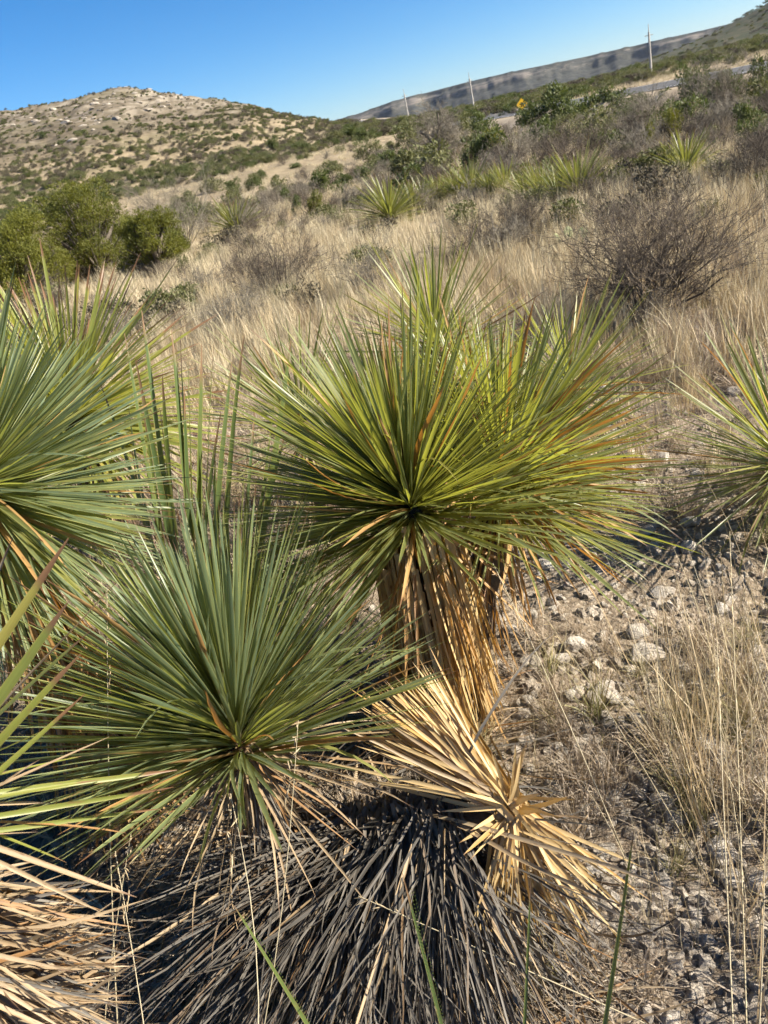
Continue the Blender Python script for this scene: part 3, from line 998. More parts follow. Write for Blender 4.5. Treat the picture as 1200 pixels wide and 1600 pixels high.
# ------------------------------------------------------------------ leafy shrubs and junipers
def foliage(name, rg, mat, n, lobes, size, leaf, elong=2.2, updir=0.5, sub=7, rmul=1.0):
    """n leaf sprays spread through irregular lobes; size = (rx, ry, h)"""
    cs, rs = [], []
    for i in range(lobes):
        a = rg.uniform(0, 6.283); q = math.sqrt(rg.random())
        z = rg.uniform(.16, .85)
        k = 1.05 - .75 * max(0, z - .35)
        cs.append((math.cos(a) * q * size[0] * .72 * k, math.sin(a) * q * size[1] * .72 * k, z * size[2]))
        rs.append(rg.uniform(.18, .36) * min(size[0], size[2]) * 1.1 * rmul)
    cs, rs = np.array(cs), np.array(rs)
    pick = rg.choice(lobes, n, p=rs ** 2 / (rs ** 2).sum())
    d = rg.normal(0, 1, (n, 3)); d /= np.linalg.norm(d, axis=1, keepdims=True)
    rad = rs[pick] * rg.uniform(.55, 1.12, n) ** .6
    p = cs[pick] + d * rad[:, None] * np.array([1, 1, .85])
    p[:, 2] = np.maximum(p[:, 2], .02 * size[2])
    # spray: a few small pointed leaves round an outward axis
    ax = d + rg.normal(0, .45, (n, 3)) + np.array([0, 0, updir]); ax /= np.linalg.norm(ax, axis=1, keepdims=True)
    V, F, rn = [], [], []
    for k in range(sub):
        dd = ax + rg.normal(0, .5, (n, 3)); dd /= np.linalg.norm(dd, axis=1, keepdims=True)
        s = np.cross(dd, rg.normal(0, 1, (n, 3))); s /= np.linalg.norm(s, axis=1, keepdims=True) + 1e-9
        l = leaf * rg.uniform(.6, 1.3, n)[:, None]
        b0 = p + rg.normal(0, leaf * .5, (n, 3))
        q = np.stack([b0, b0 + dd * l * .5 + s * l / elong * .5, b0 + dd * l, b0 + dd * l * .5 - s * l / elong * .5], 1)
        V.append(q.reshape(-1, 3))
        F.append(np.arange(n * 4).reshape(n, 4) + k * n * 4)
        rn.append(np.repeat(.25 * rg.random(n) + .12 * rg.random(lobes)[pick], 4))
    return mesh_np(name, np.concatenate(V), np.concatenate(F), [mat], dict(rnd=np.concatenate(rn)), smooth_shade=False), cs


def stems_to(name, cs, mat, r=.03, seed=0):
    rg = nr(seed)
    pa, ra = [], []
    for c in cs:
        mid = np.array(c) * np.array([.35, .35, .5]) + rg.normal(0, .03, 3)
        pa.append(np.array([[rg.normal(0, r), rg.normal(0, r), -.1], mid, np.array(c)])); ra.append(np.array([r, r * .7, r * .3]))
    V, F, _ = tubes(pa, ra, 5)
    return mesh_np(name, V, F, [mat])


# junipers on the left
for k, (px, py, tt, w_, h_, lob, lab) in enumerate((
        (160, 440, 18.5, 1.45, 2.35, 30, 'tallest bright green juniper bush with pointed top, left middle distance'),
        (35, 462, 17.0, 1.55, 2.0, 30, 'rounded green juniper bush cut off by the left edge'),
        (262, 455, 16.5, .95, 1.35, 20, 'small olive juniper right of the tallest juniper'),
        (120, 330, 34.0, .55, 1.25, 10, 'little bright juniper peeking out behind the tallest juniper'))):
    P = vp(px, py, tt); P.z = gz(P.x, P.y)
    root = empty('juniper', P, lab, 'juniper', 'junipers on the left')
    me, cs = foliage('crown', nr(40 + k), M_JUNI, 6500 if k < 2 else 3600, lob * 3, (w_ * 1.1, w_ * 1.1, h_), .052 if k < 3 else .07, 3.2, 1.0, rmul=.46)
    obj('crown', me, root)
    obj('trunk', stems_to('trunk', cs, M_BARK, .04, k), root)

# sotols of the middle distance
def mid_sotol(px, py, h, label, n=260, seed=0, group='sotols in the grass of the middle distance', mat_vs=None):
    h = h * 1.3
    P, t = ground_at(px, py)
    root = empty('sotol', P, label, 'sotol', group)
    L = Leaves()
    rg = random.Random(seed)
    crown(L, P + Vector((0, 0, h * .16)), (rg.gauss(0, .08), rg.gauss(0, .08), 1), n, h * .74, mat_vs or V_SM, 4, 92, 0.08, W=1.15, rg=rg)
    crown(L, P + Vector((0, 0, h * .12)), (0, 0, 1), 30, h * .6, V_TN, 85, 130, 0.1, W=1.2, rg=rg)
    o = join_leaves('crown', L.items, root)
    tag(o, kind='stuff')
    obj('trunk', trunk_mesh('trunk', [(0, 0, -.05), (0, 0, h * .08), (0, 0, h * .16)], [.07, .07, .05]), root)


for k, (px, py, h, lab) in enumerate((
        (905, 318, .72, 'bright spiky sotol at the right end of the row in the grass'),
        (848, 318, .62, 'yellow-green sotol left of the row\'s right end sotol'),
        (792, 310, .60, 'pale sotol in the middle of the row in the grass'),
        (738, 312, .72, 'dark-based green sotol just right of the bare tree'),
        (688, 318, .62, 'green sotol below the bare grey tree'),
        (612, 352, .85, 'wide grey-green sotol at the left end of the row'),
        (648, 335, .62, 'small sotol between the wide left one and the bare tree'),
        (1072, 282, .62, 'lone spiky sotol in tan grass right of the row'),
        (665, 326, .58, 'short sotol squeezed between the small one and the bare tree'),
        (716, 316, .55, 'low sotol between the bare tree and the dark-based sotol'),
        (768, 314, .55, 'low sotol left of the pale middle sotol of the row'),
        (822, 318, .52, 'smallest sotol of the row, left of the yellow-green one'),
        (874, 322, .50, 'short sotol tucked against the bright right-end sotol'),
        (374, 372, 1.0, 'lone bright yellow-green sotol right of the junipers'))):
    mid_sotol(px, py, h, lab, seed=50 + k)

# prickly pear by the bare bush
P, t_ = ground_at(890, 398)
root = empty('prickly_pear', P, 'pale prickly pear cactus half hidden behind the large bare bush', 'cactus')
rg = random.Random(5)
u_, v_ = np.meshgrid(np.linspace(0, 2 * math.pi, 14, endpoint=False), np.linspace(0, math.pi, 8))
pv = np.stack([np.sin(v_) * np.cos(u_) * .5, np.sin(v_) * np.sin(u_) * .09, np.cos(v_) * .62 + .6], -1).reshape(-1, 3)
ii = np.arange(8 * 14).reshape(8, 14); jj = np.roll(ii, -1, 1)
PAD = mesh_np('pad', pv, np.stack([ii[:-1], ii[1:], jj[1:], jj[:-1]], -1).reshape(-1, 4), [M_PAD])
for (x, z, s, rz, ry) in ((0, 0, .24, .3, .1), (-.16, .05, .2, 1.0, -.5), (.14, .08, .22, -.6, .5), (.04, .24, .2, .2, -.2), (-.1, .24, .18, .8, -.7), (.2, .25, .17, -.2, .5), (.32, .1, .18, .5, .8)):
    o = obj('pad', PAD, root, (x, rg.uniform(-.1, .1), z))
    o.location *= .62; o.scale = (s * .62, s * .62, s * .62); o.rotation_euler = (rg.gauss(0, .35), ry, rz * 1.6)

# shared shrub meshes for the distance
EVER = [foliage('evergreen_shrub', nr(70 + k), M_DARKLEAF, 420, 9, (.75, .75, 1.0), .085, 2.0, .3, 5)[0] for k in range(5)]
OLIV = [foliage('olive_shrub', nr(80 + k), M_OLIVE, 360, 9, (.85, .85, .8), .085, 2.2, .3, 5)[0] for k in range(5)]
M_BROWNSCRUB = plain_material('brown_scrub', (0.07, 0.06, 0.04), (0.14, 0.12, 0.08), 0.8, 1.5)
BROWN = [foliage('brown_scrub', nr(85 + k), M_BROWNSCRUB, 300, 9, (.9, .9, .7), .085, 2.4, .3, 5)[0] for k in range(4)]
JUN2 = [foliage('green_shrub', nr(90 + k), M_JUNI, 420, 9, (.6, .6, 1.0), .08, 2.5, .5, 5)[0] for k in range(3)]
BRUSH = [twig_mesh('grey_brush', nr(100 + k), M_TWIGG, 16, 1.0, 1.1, 3, .6, .016, 3, .0045) for k in range(5)]
BRUSHB = [twig_mesh('brown_brush', nr(110 + k), M_TWIG, 16, 1.0, 1.2, 3, .6, .014, 3, .004) for k in range(4)]


def shrub(name, me, x, y, s, sz, label, group, rg):
    o = bpy.data.objects.new(name, me)
    COL.objects.link(o)
    o.location = (x, y, gz(x, y) - 0.03)
    o.rotation_euler = (0, 0, rg.uniform(0, 6.28))
    o.scale = (s * rg.uniform(.85, 1.2), s * rg.uniform(.85, 1.2), sz)
    return tag(o, label, 'shrub', group)


SHRUB_LABELS = [
    'leftmost dark shrub of the evergreen clump beside the yellow road sign', 'second dark shrub from the left in evergreen clump near yellow sign',
    'third dark shrub of the evergreen clump, above the pale fence post', 'rightmost shrub of the evergreen clump, right of the fence post',
    'tall dark evergreen at right below the rightmost utility pole', 'dark evergreen just right of the tall one below rightmost pole',
    'dark evergreen low on the right above the lone sotol', 'dark upright evergreen cut by the right edge, the higher one',
    'dark evergreen cut by the right edge, the lower one', 'bright green leafy shrub above the lone sotol at right',
    'smaller green shrub left of the bright one above the lone sotol', 'dark low shrub left of the green shrubs above the lone sotol',
    'yellow-green shrub just behind the sotol row, right of bare tree', 'dark low shrub of a pair in mid-slope grass, left one',
    'dark low shrub of a pair in mid-slope grass, right one', 'yellow-green shrub right of the lone left sotol',
    'small dark shrub left of the yellow-green one near lone left sotol', 'low olive shrub uphill from the lone left sotol',
    'dark shrub right of the bare grey tree', 'olive shrub behind the crown of the bare grey tree',
    'small dark shrub at the left foot of the evergreen clump', 'olive shrub above the small right juniper',
    'tiny dark shrub alone on the pale grassy slope at centre left', 'olive shrub just above the lone left sotol',
    'olive shrub at the hill foot behind the grey bush', 'dark shrub on the saddle right of the left hill',
    'wide olive shrub below the leftmost utility pole', 'olive shrub left of the wide one below leftmost pole']
rg = random.Random(77)
# the ones that can be told apart in the photograph: px, py of the foot, width px, height px
for k, (px, py, wpx, hpx, kind) in enumerate((
        (845, 205, 80, 35, 0), (880, 197, 70, 45, 0), (925, 190, 75, 45, 0), (958, 182, 50, 35, 0), (1085, 172, 70, 50, 0), (1125, 160, 50, 35, 0), (1170, 215, 60, 40, 0), (1195, 150, 40, 50, 0),
        (1190, 230, 60, 50, 0), (1052, 228, 50, 40, 2), (1015, 240, 40, 32, 2), (995, 250, 40, 30, 0), (780, 262, 60, 42, 2), (540, 298, 38, 20, 0), (575, 290, 35, 22, 0), (500, 340, 40, 30, 2), (470, 335, 30, 22, 0),
        (445, 305, 28, 14, 1), (760, 225, 50, 40, 0), (730, 215, 45, 30, 1), (820, 205, 40, 22, 0), (300, 330, 40, 28, 1), (465, 262, 22, 9, 0), (400, 330, 30, 20, 1), (335, 300, 40, 22, 1), (430, 235, 20, 14, 0), (640, 232, 60, 30, 1), (580, 250, 50, 28, 1))):
    P, t = ground_at(px, py)
    if t > 300: continue
    s, hz_ = wpx * t / 1200, hpx * t / 1200
    me = (rg.choice(EVER), rg.choice(OLIV), rg.choice(JUN2))[kind]
    name, lab, grp = (('evergreen_shrub', 'dense dark evergreen shrub standing in the middle-distance brush', 'dark evergreen shrubs of the middle distance'),
                      ('olive_shrub', 'low olive-grey leafy shrub in the middle-distance grass', 'olive shrubs of the middle distance'),
                      ('green_shrub', 'bright yellow-green leafy shrub in the middle-distance brush', 'bright green shrubs of the middle distance'))[kind]
    shrub(name, me, P.x, P.y, s * .7, hz_ * 1.35, SHRUB_LABELS[k], grp, rg)
# grey and brown leafless brush over the flat
n = 0
while n < 330:
    az = R(rg.uniform(-16, 36)); r_ = math.exp(rg.uniform(math.log(17), math.log(150)))
    x, y = r_ * math.sin(az), r_ * math.cos(az)
    dens = float(vnoise(x / 9 + 3, y / 9 + 8)) + .18 * (az > R(4)) - .14 * (az < R(2))
    if r_ < 19 and az < R(12): continue
    if dens < -.05: continue
    n += 1
    br = rg.random() < .4
    s = rg.uniform(.5, 1.0) * (1 + .003 * r_)
    shrub('brown_brush' if br else 'grey_brush', rg.choice(BRUSHB if br else BRUSH), x, y, s * .8, s * .95,
          'dark brown leafless brush in the middle distance' if br else 'grey leafless brush in the middle distance',
          'brown leafless brush of the flat' if br else 'grey leafless brush of the flat', rg)
# shrubs of the flat with leaves
n = 0
while n < 260:
    az = R(rg.uniform(-22, 38)); r_ = math.exp(rg.uniform(math.log(20), math.log(190)))
    x, y = r_ * math.sin(az), r_ * math.cos(az)
    if r_ < 30 and az < R(6): continue
    n += 1
    s = rg.uniform(.6, 1.3)
    if rg.random() < .55: shrub('olive_shrub', rg.choice(OLIV), x, y, s, s, 'small olive shrub scattered over the far flat', 'olive shrubs of the far flat', rg)
    else: shrub('evergreen_shrub', rg.choice(EVER), x, y, s * .9, s, 'small dark green shrub scattered over the far flat', 'dark shrubs of the far flat', rg)
# hillside shrubs
hr = nr(606)
hy = hr.uniform(62, 236, 40000)
hx = hy * np.tan(np.radians(hr.uniform(-24, 8, 40000)))
hz_ = height(hx, hy)
hd = fbm(hx / 26 + 5, hy / 26, 3) + .55 * np.exp(-((hz_ - 7) / 5) ** 2) + .10 * np.maximum(0, hz_ - 13) / 12
hk = (hz_ >= 1.2) & (hr.random(40000) < .30 + hd * .7)
hs_ = hr.uniform(.25, .85, 40000) ** 1.2 * np.where(hz_ < 14, 1.1, .9)
far_pts = [(float(a), float(c), float(e)) for a, c, e in zip(hx[hk], hy[hk], hs_[hk])][:7500]
far_pts.sort(key=lambda q: q[1] / q[2])
for (x, y, s) in far_pts[:300]:
    ev = rg.random() < .45
    shrub('hillside_shrub', rg.choice(EVER if ev else OLIV), x, y, s * 1.15, s * .95, 'dark green shrub dotting the lower slope of the rocky left hill' if ev else 'olive shrub dotting the lower slope of the rocky left hill',
          'dark shrubs on the left hill' if ev else 'olive shrubs on the left hill', rg)


# ------------------------------------------------------------------ scattering (stuff only)
def scatter(name, sources, pts, rots, scl, kind_idx, label=None):
    pts = np.asarray(pts, np.float32)
    src = bpy.data.collections.new(name + '_source')
    for k, me in enumerate(sources):
        src.objects.link(bpy.data.objects.new('%s_%03d' % (name, k), me))
    pm = bpy.data.meshes.new(name)
    pm.vertices.add(len(pts)); pm.vertices.foreach_set('co', pts.ravel())
    a = pm.attributes.new('rot', 'FLOAT_VECTOR', 'POINT'); a.data.foreach_set('vector', np.asarray(rots, np.float32).ravel())
    a = pm.attributes.new('scl', 'FLOAT_VECTOR', 'POINT'); a.data.foreach_set('vector', np.asarray(scl, np.float32).ravel())
    a = pm.attributes.new('idx', 'INT', 'POINT'); a.data.foreach_set('value', np.asarray(kind_idx, np.int32))
    o = obj(name, pm)
    tag(o, label, name.replace('_', ' '), kind='stuff')
    g = bpy.data.node_groups.new(name, 'GeometryNodeTree')
    g.interface.new_socket('Geometry', in_out='INPUT', socket_type='NodeSocketGeometry')
    g.interface.new_socket('Geometry', in_out='OUTPUT', socket_type='NodeSocketGeometry')
    N, K = g.nodes.new, g.links.new
    gi, go = N('NodeGroupInput'), N('NodeGroupOutput')
    ci = N('GeometryNodeCollectionInfo'); ci.inputs[0].default_value = src
    ci.inputs['Separate Children'].default_value = True; ci.inputs['Reset Children'].default_value = True
    ip = N('GeometryNodeInstanceOnPoints'); ip.inputs['Pick Instance'].default_value = True
    def na_(nm, ty):
        q = N('GeometryNodeInputNamedAttribute'); q.data_type = ty; q.inputs[0].default_value = nm; return q.outputs[0]
    er = N('FunctionNodeEulerToRotation')
    K(na_('rot', 'FLOAT_VECTOR'), er.inputs[0])
    K(gi.outputs[0], ip.inputs['Points']); K(ci.outputs[0], ip.inputs['Instance'])
    K(na_('idx', 'INT'), ip.inputs['Instance Index']); K(er.outputs[0], ip.inputs['Rotation']); K(na_('scl', 'FLOAT_VECTOR'), ip.inputs['Scale'])
    K(ip.outputs[0], go.inputs[0])
    md = o.modifiers.new('scatter', 'NODES'); md.node_group = g
    return o


def tuft_mesh(name, rg, mat, n, h, spread, curl, width=.003, ns=4, r=.04):
    """a grass tuft of thin curved blades (unit height h)"""
    v = np.linspace(0, 1, ns + 1)
    a = rg.uniform(0, 6.283, n)
    lean = np.abs(rg.normal(0, spread, n))
    cv = rg.normal(curl, curl * .6 + .08, n)
    hh = h * rg.uniform(.45, 1.1, n)
    ph = lean[:, None] + cv[:, None] * v[None] ** 1.3
    a2 = a[:, None] + rg.normal(0, .5, n)[:, None] * v[None] * (1 + 2 * curl)
    dx, dz = np.sin(ph) * hh[:, None] / ns, np.cos(ph) * hh[:, None] / ns
    X = np.concatenate([np.zeros((n, 1)), np.cumsum(dx * np.cos(a2), 1)[:, :-1]], 1) + (rg.normal(0, r, n))[:, None]
    Y = np.concatenate([np.zeros((n, 1)), np.cumsum(dx * np.sin(a2), 1)[:, :-1]], 1) + (rg.normal(0, r, n))[:, None]
    Z = np.concatenate([np.zeros((n, 1)), np.cumsum(dz, 1)[:, :-1]], 1)
    C = np.stack([X, Y, Z], -1)
    s = np.stack([-np.sin(a + rg.normal(0, .8, n)), np.cos(a + rg.normal(0, .8, n)), np.zeros(n)], -1)[:, None]
    wv = (width * (1 - .85 * v ** 2) / 2)[None, :, None] * rg.uniform(.6, 1.5, (n, 1, 1))
    V = np.stack([C - s * wv, C + s * wv], 2)
    ii = np.arange(n * (ns + 1) * 2).reshape(n, ns + 1, 2)
    F = np.stack([ii[:, :-1, 0], ii[:, :-1, 1], ii[:, 1:, 1], ii[:, 1:, 0]], -1).reshape(-1, 4)
    return mesh_np(name, V.reshape(-1, 3), F, [mat], dict(lv=np.tile(np.repeat(v, 2), n), rnd=np.repeat(rg.random(n) * .6, (ns + 1) * 2)))


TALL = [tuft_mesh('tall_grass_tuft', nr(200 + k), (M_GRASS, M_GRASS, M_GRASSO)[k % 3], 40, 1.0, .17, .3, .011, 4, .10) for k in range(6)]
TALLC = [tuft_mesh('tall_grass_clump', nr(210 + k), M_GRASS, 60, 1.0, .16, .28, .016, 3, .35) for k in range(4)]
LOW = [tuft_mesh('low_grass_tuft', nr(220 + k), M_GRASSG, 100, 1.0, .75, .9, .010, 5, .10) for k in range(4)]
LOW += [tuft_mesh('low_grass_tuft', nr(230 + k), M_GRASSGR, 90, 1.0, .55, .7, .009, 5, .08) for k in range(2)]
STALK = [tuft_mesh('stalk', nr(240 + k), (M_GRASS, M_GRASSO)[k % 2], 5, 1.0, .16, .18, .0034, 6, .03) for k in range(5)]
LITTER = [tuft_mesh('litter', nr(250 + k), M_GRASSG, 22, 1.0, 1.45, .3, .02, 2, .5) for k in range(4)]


def field(n, r0, r1, a0, a1, dens, rg, lin=False):
    out = []
    az = np.radians(rg.uniform(a0, a1, n))
    r = np.sqrt(rg.uniform(r0 ** 2, r1 ** 2, n)) if lin else np.exp(rg.uniform(math.log(r0), math.log(r1), n))
    x, y = r * np.sin(az), r * np.cos(az)
    k = rg.random(n) < dens(x, y, r, az)
    x, y = x[k], y[k]
    return np.stack([x, y, height(x, y) - .01], 1)


def do_scatter(name, label, src, pts, smin, smax, rg, tilt=.12, zs=1.0, idx=None):
    n = len(pts)
    rot = np.stack([rg.normal(0, tilt, n), rg.normal(0, tilt, n), rg.uniform(0, 6.283, n)], 1)
    s = rg.uniform(smin, smax, n)
    scatter(name, src, pts, rot, np.stack([s, s, s * zs], 1), rg.integers(0, len(src), n) if idx is None else idx, label)


rg = nr(300)
# tall tan bunch grass of the field, 5 to 30 m
def d_tall(x, y, r, az):
    return np.clip(.42 + 1.9 * fbm(x / 2.2 + 9, y / 2.2, 3) + .22 * smooth(.05, .4, az), .02, 1)
do_scatter('dry_grass', 'tall tan dry grass covering the field behind the yuccas', TALL, field(13000, 3.6, 40, -40, 46, lambda x, y, r, az: d_tall(x, y, r, az) * smooth(3.2, 8.5, r + 2.5 * fbm(x, y, 2)), rg), .16, .46, rg)
def d_far(x, y, r, az):
    return np.clip(.5 + 1.2 * fbm(x / 11, y / 11 + 4, 3), .05, 1)
do_scatter('far_grass', 'pale tan grass of the distant flat and foot of the hill', TALLC, field(12000, 26, 150, -34, 42, d_far, rg), .28, .62, rg)
do_scatter('field_grass', 'short pale dry grass spread over the field among the sotols', TALLC, field(9000, 9, 60, -40, 46, lambda x, y, r, az: np.clip(.55 + 1.3 * fbm(x / 4 + 2, y / 4 + 6, 3), .05, 1), rg), .18, .40, rg)
do_scatter('dwarf_scrub', 'dwarf olive and grey scrub dotted through the dry grass', OLIV + BRUSH + BRUSHB + BROWN, field(2600, 9, 70, -40, 46, lambda x, y, r, az: np.clip(.4 + 1.4 * fbm(x / 6 + 12, y / 6 + 1, 3), .03, 1), rg), .22, .60, rg, .05)
# low grey curled grass between the stones
def d_low(x, y, r, az):
    return np.clip(.40 + 1.1 * fbm(x / .8 + 2, y / .8, 3) - .18 * (az > .1) * (r < 3.2), .02, 1)
do_scatter('low_grass', 'low curled grey dry grass between the stones', LOW, field(2000, .9, 9, -50, 60, d_low, rg, False), .10, .24, rg, .2)
do_scatter('short_grass', 'short grey-tan dry grass in the gaps behind the yuccas', LOW[:4] + TALL[:3], field(3000, 2.9, 10, -45, 50, lambda x, y, r, az: (1 - .85 * smooth(.12, .3, az) * (1 - smooth(3.6, 5.2, r))) * np.clip(.6 + 1.2 * fbm(x / 1.1 + 4, y / 1.1, 3), .05, 1), rg), .16, .36, rg, .15)
do_scatter('grass_litter', 'flattened grey straw littering the ground', LITTER, field(3600, .7, 9, -60, 62, lambda x, y, r, az: .75 - .4 * smooth(.1, .3, az) * (1 - smooth(3, 4.5, r)), rg, False), .06, .16, rg, .15, .35)
do_scatter('grass_stalks', 'thin tan grass stalks standing in the stony foreground', STALK, field(420, 1.05, 7, 3, 58, lambda x, y, r, az: np.clip(.45 + fbm(x / .7, y / .7, 3) * 1.3, 0, 1), rg, False), .2, .45, rg, .1)


rgp = nr(334)
pp_ = field(14000, 110, 1150, 3, 46, lambda x, y, r, az: np.clip(.45 + .9 * fbm(x / 40, y / 40, 3), .05, 1), rgp)
n = len(pp_)
sp_ = rgp.uniform(.7, 1.7, n) * (1 + np.hypot(pp_[:, 0], pp_[:, 1]) / 700)
scatter('distant_scrub', OLIV + EVER[:2] + BROWN[:3], pp_, np.stack([np.zeros(n), np.zeros(n), rgp.uniform(0, 6.28, n)], 1),
        np.stack([sp_ * 1.2, sp_ * 1.2, sp_ * .8], 1), rgp.integers(0, 10, n), 'dark scrub covering the plain and the far right hill')
fp = np.array(far_pts[300:])
n = len(fp)
zz = height(fp[:, 0], fp[:, 1]) - .03
rgh = nr(333)
scatter('hillside_scrub', OLIV[:3] + EVER[:1] + BROWN, np.stack([fp[:, 0], fp[:, 1], zz], 1), np.stack([np.zeros(n), np.zeros(n), rgh.uniform(0, 6.28, n)], 1),
        np.stack([fp[:, 2] * 1.1, fp[:, 2] * 1.1, fp[:, 2] * .9], 1), rgh.integers(0, 8, n), 'fine olive scrub speckling the whole left hill')

rgs = nr(351)
n = 150
xs_, ys_ = rgs.uniform(.42, 1.0, n), rgs.uniform(.75, 1.7, n)
k_ = xs_ > .36 + .12 * ys_
pts = np.stack([xs_[k_], ys_[k_], height(xs_[k_], ys_[k_])], 1)
do_scatter('tall_stalks', 'dense upright orange-tan grass stalks in the lower right corner', STALK, pts, .35, .75, rgs, .09)


# ------------------------------------------------------------------ stones
def stone_mesh(name, seed, sub=2, flat=.6, mat=M_STONE):
    import bmesh
    bm = bmesh.new()
    bmesh.ops.create_icosphere(bm, subdivisions=sub, radius=1)
    rg = nr(seed)
    cuts = [(rg.normal(0, 1, 3), rg.uniform(.55, .9)) for _ in range(7)]
    sc = np.array([1, rg.uniform(.6, .95), flat * rg.uniform(.7, 1.2)])
    for v in bm.verts:
        p = np.array(v.co)
        for nrm, dd in cuts:
            nn = nrm / np.linalg.norm(nrm)
            e = p @ nn - dd
            if e > 0: p = p - nn * e * .92
        p = p * (1 + .10 * math.sin(5 * p[0] + 3 * p[1] + seed) * math.cos(4 * p[2] + p[1] * 3))
        v.co = p * sc * .5
    me = bpy.data.meshes.new(name)
    bm.to_mesh(me); bm.free()
    me.materials.append(mat)
    return me


STONES = [stone_mesh('stone', 400 + k, 2) for k in range(8)]
BOULDERS = [stone_mesh('boulder', 440 + k, 2, .6, stone_material('weathered_limestone', (0.27, 0.235, 0.19), (0.40, 0.355, 0.30), (0.2, 0.16, 0.12)) if k == 0 else bpy.data.materials['weathered_limestone']) for k in range(6)]
PEBS = [stone_mesh('pebble', 420 + k, 1, .65, M_PEBBLE) for k in range(6)]
rg = nr(310)
pts = field(30000, .9, 6.5, -45, 58, lambda x, y, r, az: np.clip(.32 + 1.3 * smooth(-.1, .6, x) * (1 - smooth(2.8, 4.6, r)) + .7 * fbm(x / .6, y / .6, 3), .03, 1), rg)
pts[:, 2] += .005
n = len(pts)
s = .007 + .042 * rg.random(n) ** 4.5
scatter('gravel', PEBS, pts, rg.uniform(0, 6.28, (n, 3)), np.stack([s * 1.6, s * 1.6, s * 1.3], 1), rg.integers(0, 6, n), 'pale broken limestone gravel covering the stony ground')

rg = random.Random(311)
LAB_ST = 'pale limestone stone lying on the stony ground right of the yuccas'
placed = 0
# stones one can pick out: px, py, size px, label
for (px, py, sp, lab) in (
        (998, 886, 28, 'oval cream stone by itself right of the central yucca\'s leaf tips'),
        (1075, 862, 34, 'upright pointed stone leaning by the dark shadow at the right'),
        (1104, 884, 24, 'rounded pale stone in front of the upright pointed stone'),
        (1125, 890, 26, 'angular stone right of the rounded pale stone, near shadow edge'),
        (1030, 930, 40, 'broad flat pale stone below the oval cream stone'),
        (900, 1015, 55, 'blocky pale stone below the drooping tips of the central yucca'),
        (1010, 1030, 80, 'large flat limestone slab set into the ground on the right'),
        (945, 1085, 60, 'pale rounded rock behind the curled grey grass tuft'),
        (1108, 985, 24, 'small bright stone among orange stalks at the right'),
        (1180, 1000, 34, 'pale stone at the right edge level with the flat slab'),
        (1185, 1060, 50, 'grey shaded rock at the right edge beside the slab'),
        (1175, 1130, 34, 'yellowish stone at right edge above the stalks'),
        (1190, 1170, 55, 'grey boulder cut by the right edge'),
        (1150, 1225, 44, 'pale angular stone lower right beside gravel'),
        (1035, 1262, 52, 'brown-faced stone right of the straw-yellow dead head'),
        (1160, 1250, 30, 'white stone at right above the dense stalks'),
        (945, 610, 26, 'white stone in the grass right of the central yucca'),
        (985, 590, 30, 'pale stone in the grass beneath the large bare bush')):
    P, t = ground_at(px, py)
    o = bpy.data.objects.new('stone', rg.choice(STONES)); COL.objects.link(o)
    s = sp * t / 1200 * .8
    o.location = P + Vector((0, 0, s * .12))
    o.scale = (s, s, s * (1.5 if 'upright' in lab else .55 if 'flat' in lab else .95))
    o.rotation_euler = (rg.gauss(0, .2), rg.gauss(0, .2), rg.uniform(0, 6.28))
    tag(o, lab, 'stone')
while placed < 260:
    az = R(rg.uniform(2, 50)); r_ = math.exp(rg.uniform(math.log(1.2), math.log(6)))
    x, y = r_ * math.sin(az), r_ * math.cos(az)
    if x < .25: continue
    placed += 1
    o = bpy.data.objects.new('stone', rg.choice(STONES)); COL.objects.link(o)
    s = rg.uniform(.025, .06) * (1 + .15 * r_ * rg.random())
    o.location = (x, y, gz(x, y) + s * .1)
    o.scale = (s * 1.2, s * 1.2, s)
    o.rotation_euler = (rg.gauss(0, .3), rg.gauss(0, .3), rg.uniform(0, 6.28))
    tag(o, LAB_ST, 'stone', 'stones scattered on the stony ground')
# pale boulders on the hill
n = tries = 0
while n < 140 and tries < 20000:
    tries += 1
    az = R(rg.uniform(-22, 2)); y = rg.uniform(120, 236); x = y * math.tan(az)
    z = gz(x, y)
    if z < 9: continue
    d = float(fbm(x / 18 - 7, y / 18, 3)) + .5 * max(0, (z - 12) / 14) - .1
    if rg.random() > d * 1.4: continue
    n += 1
    o = bpy.data.objects.new('boulder', rg.choice(BOULDERS)); COL.objects.link(o)
    s = rg.uniform(.35, 1.5)
    o.location = (x, y, z + .05 * s); o.scale = (s * 1.5, s, s * .8); o.rotation_euler = (rg.gauss(0, .12), rg.gauss(0, .12), rg.gauss(0, .5))
    tag(o, 'pale limestone boulder on the upper slope of the left hill', 'boulder', 'limestone boulders on the left hill')

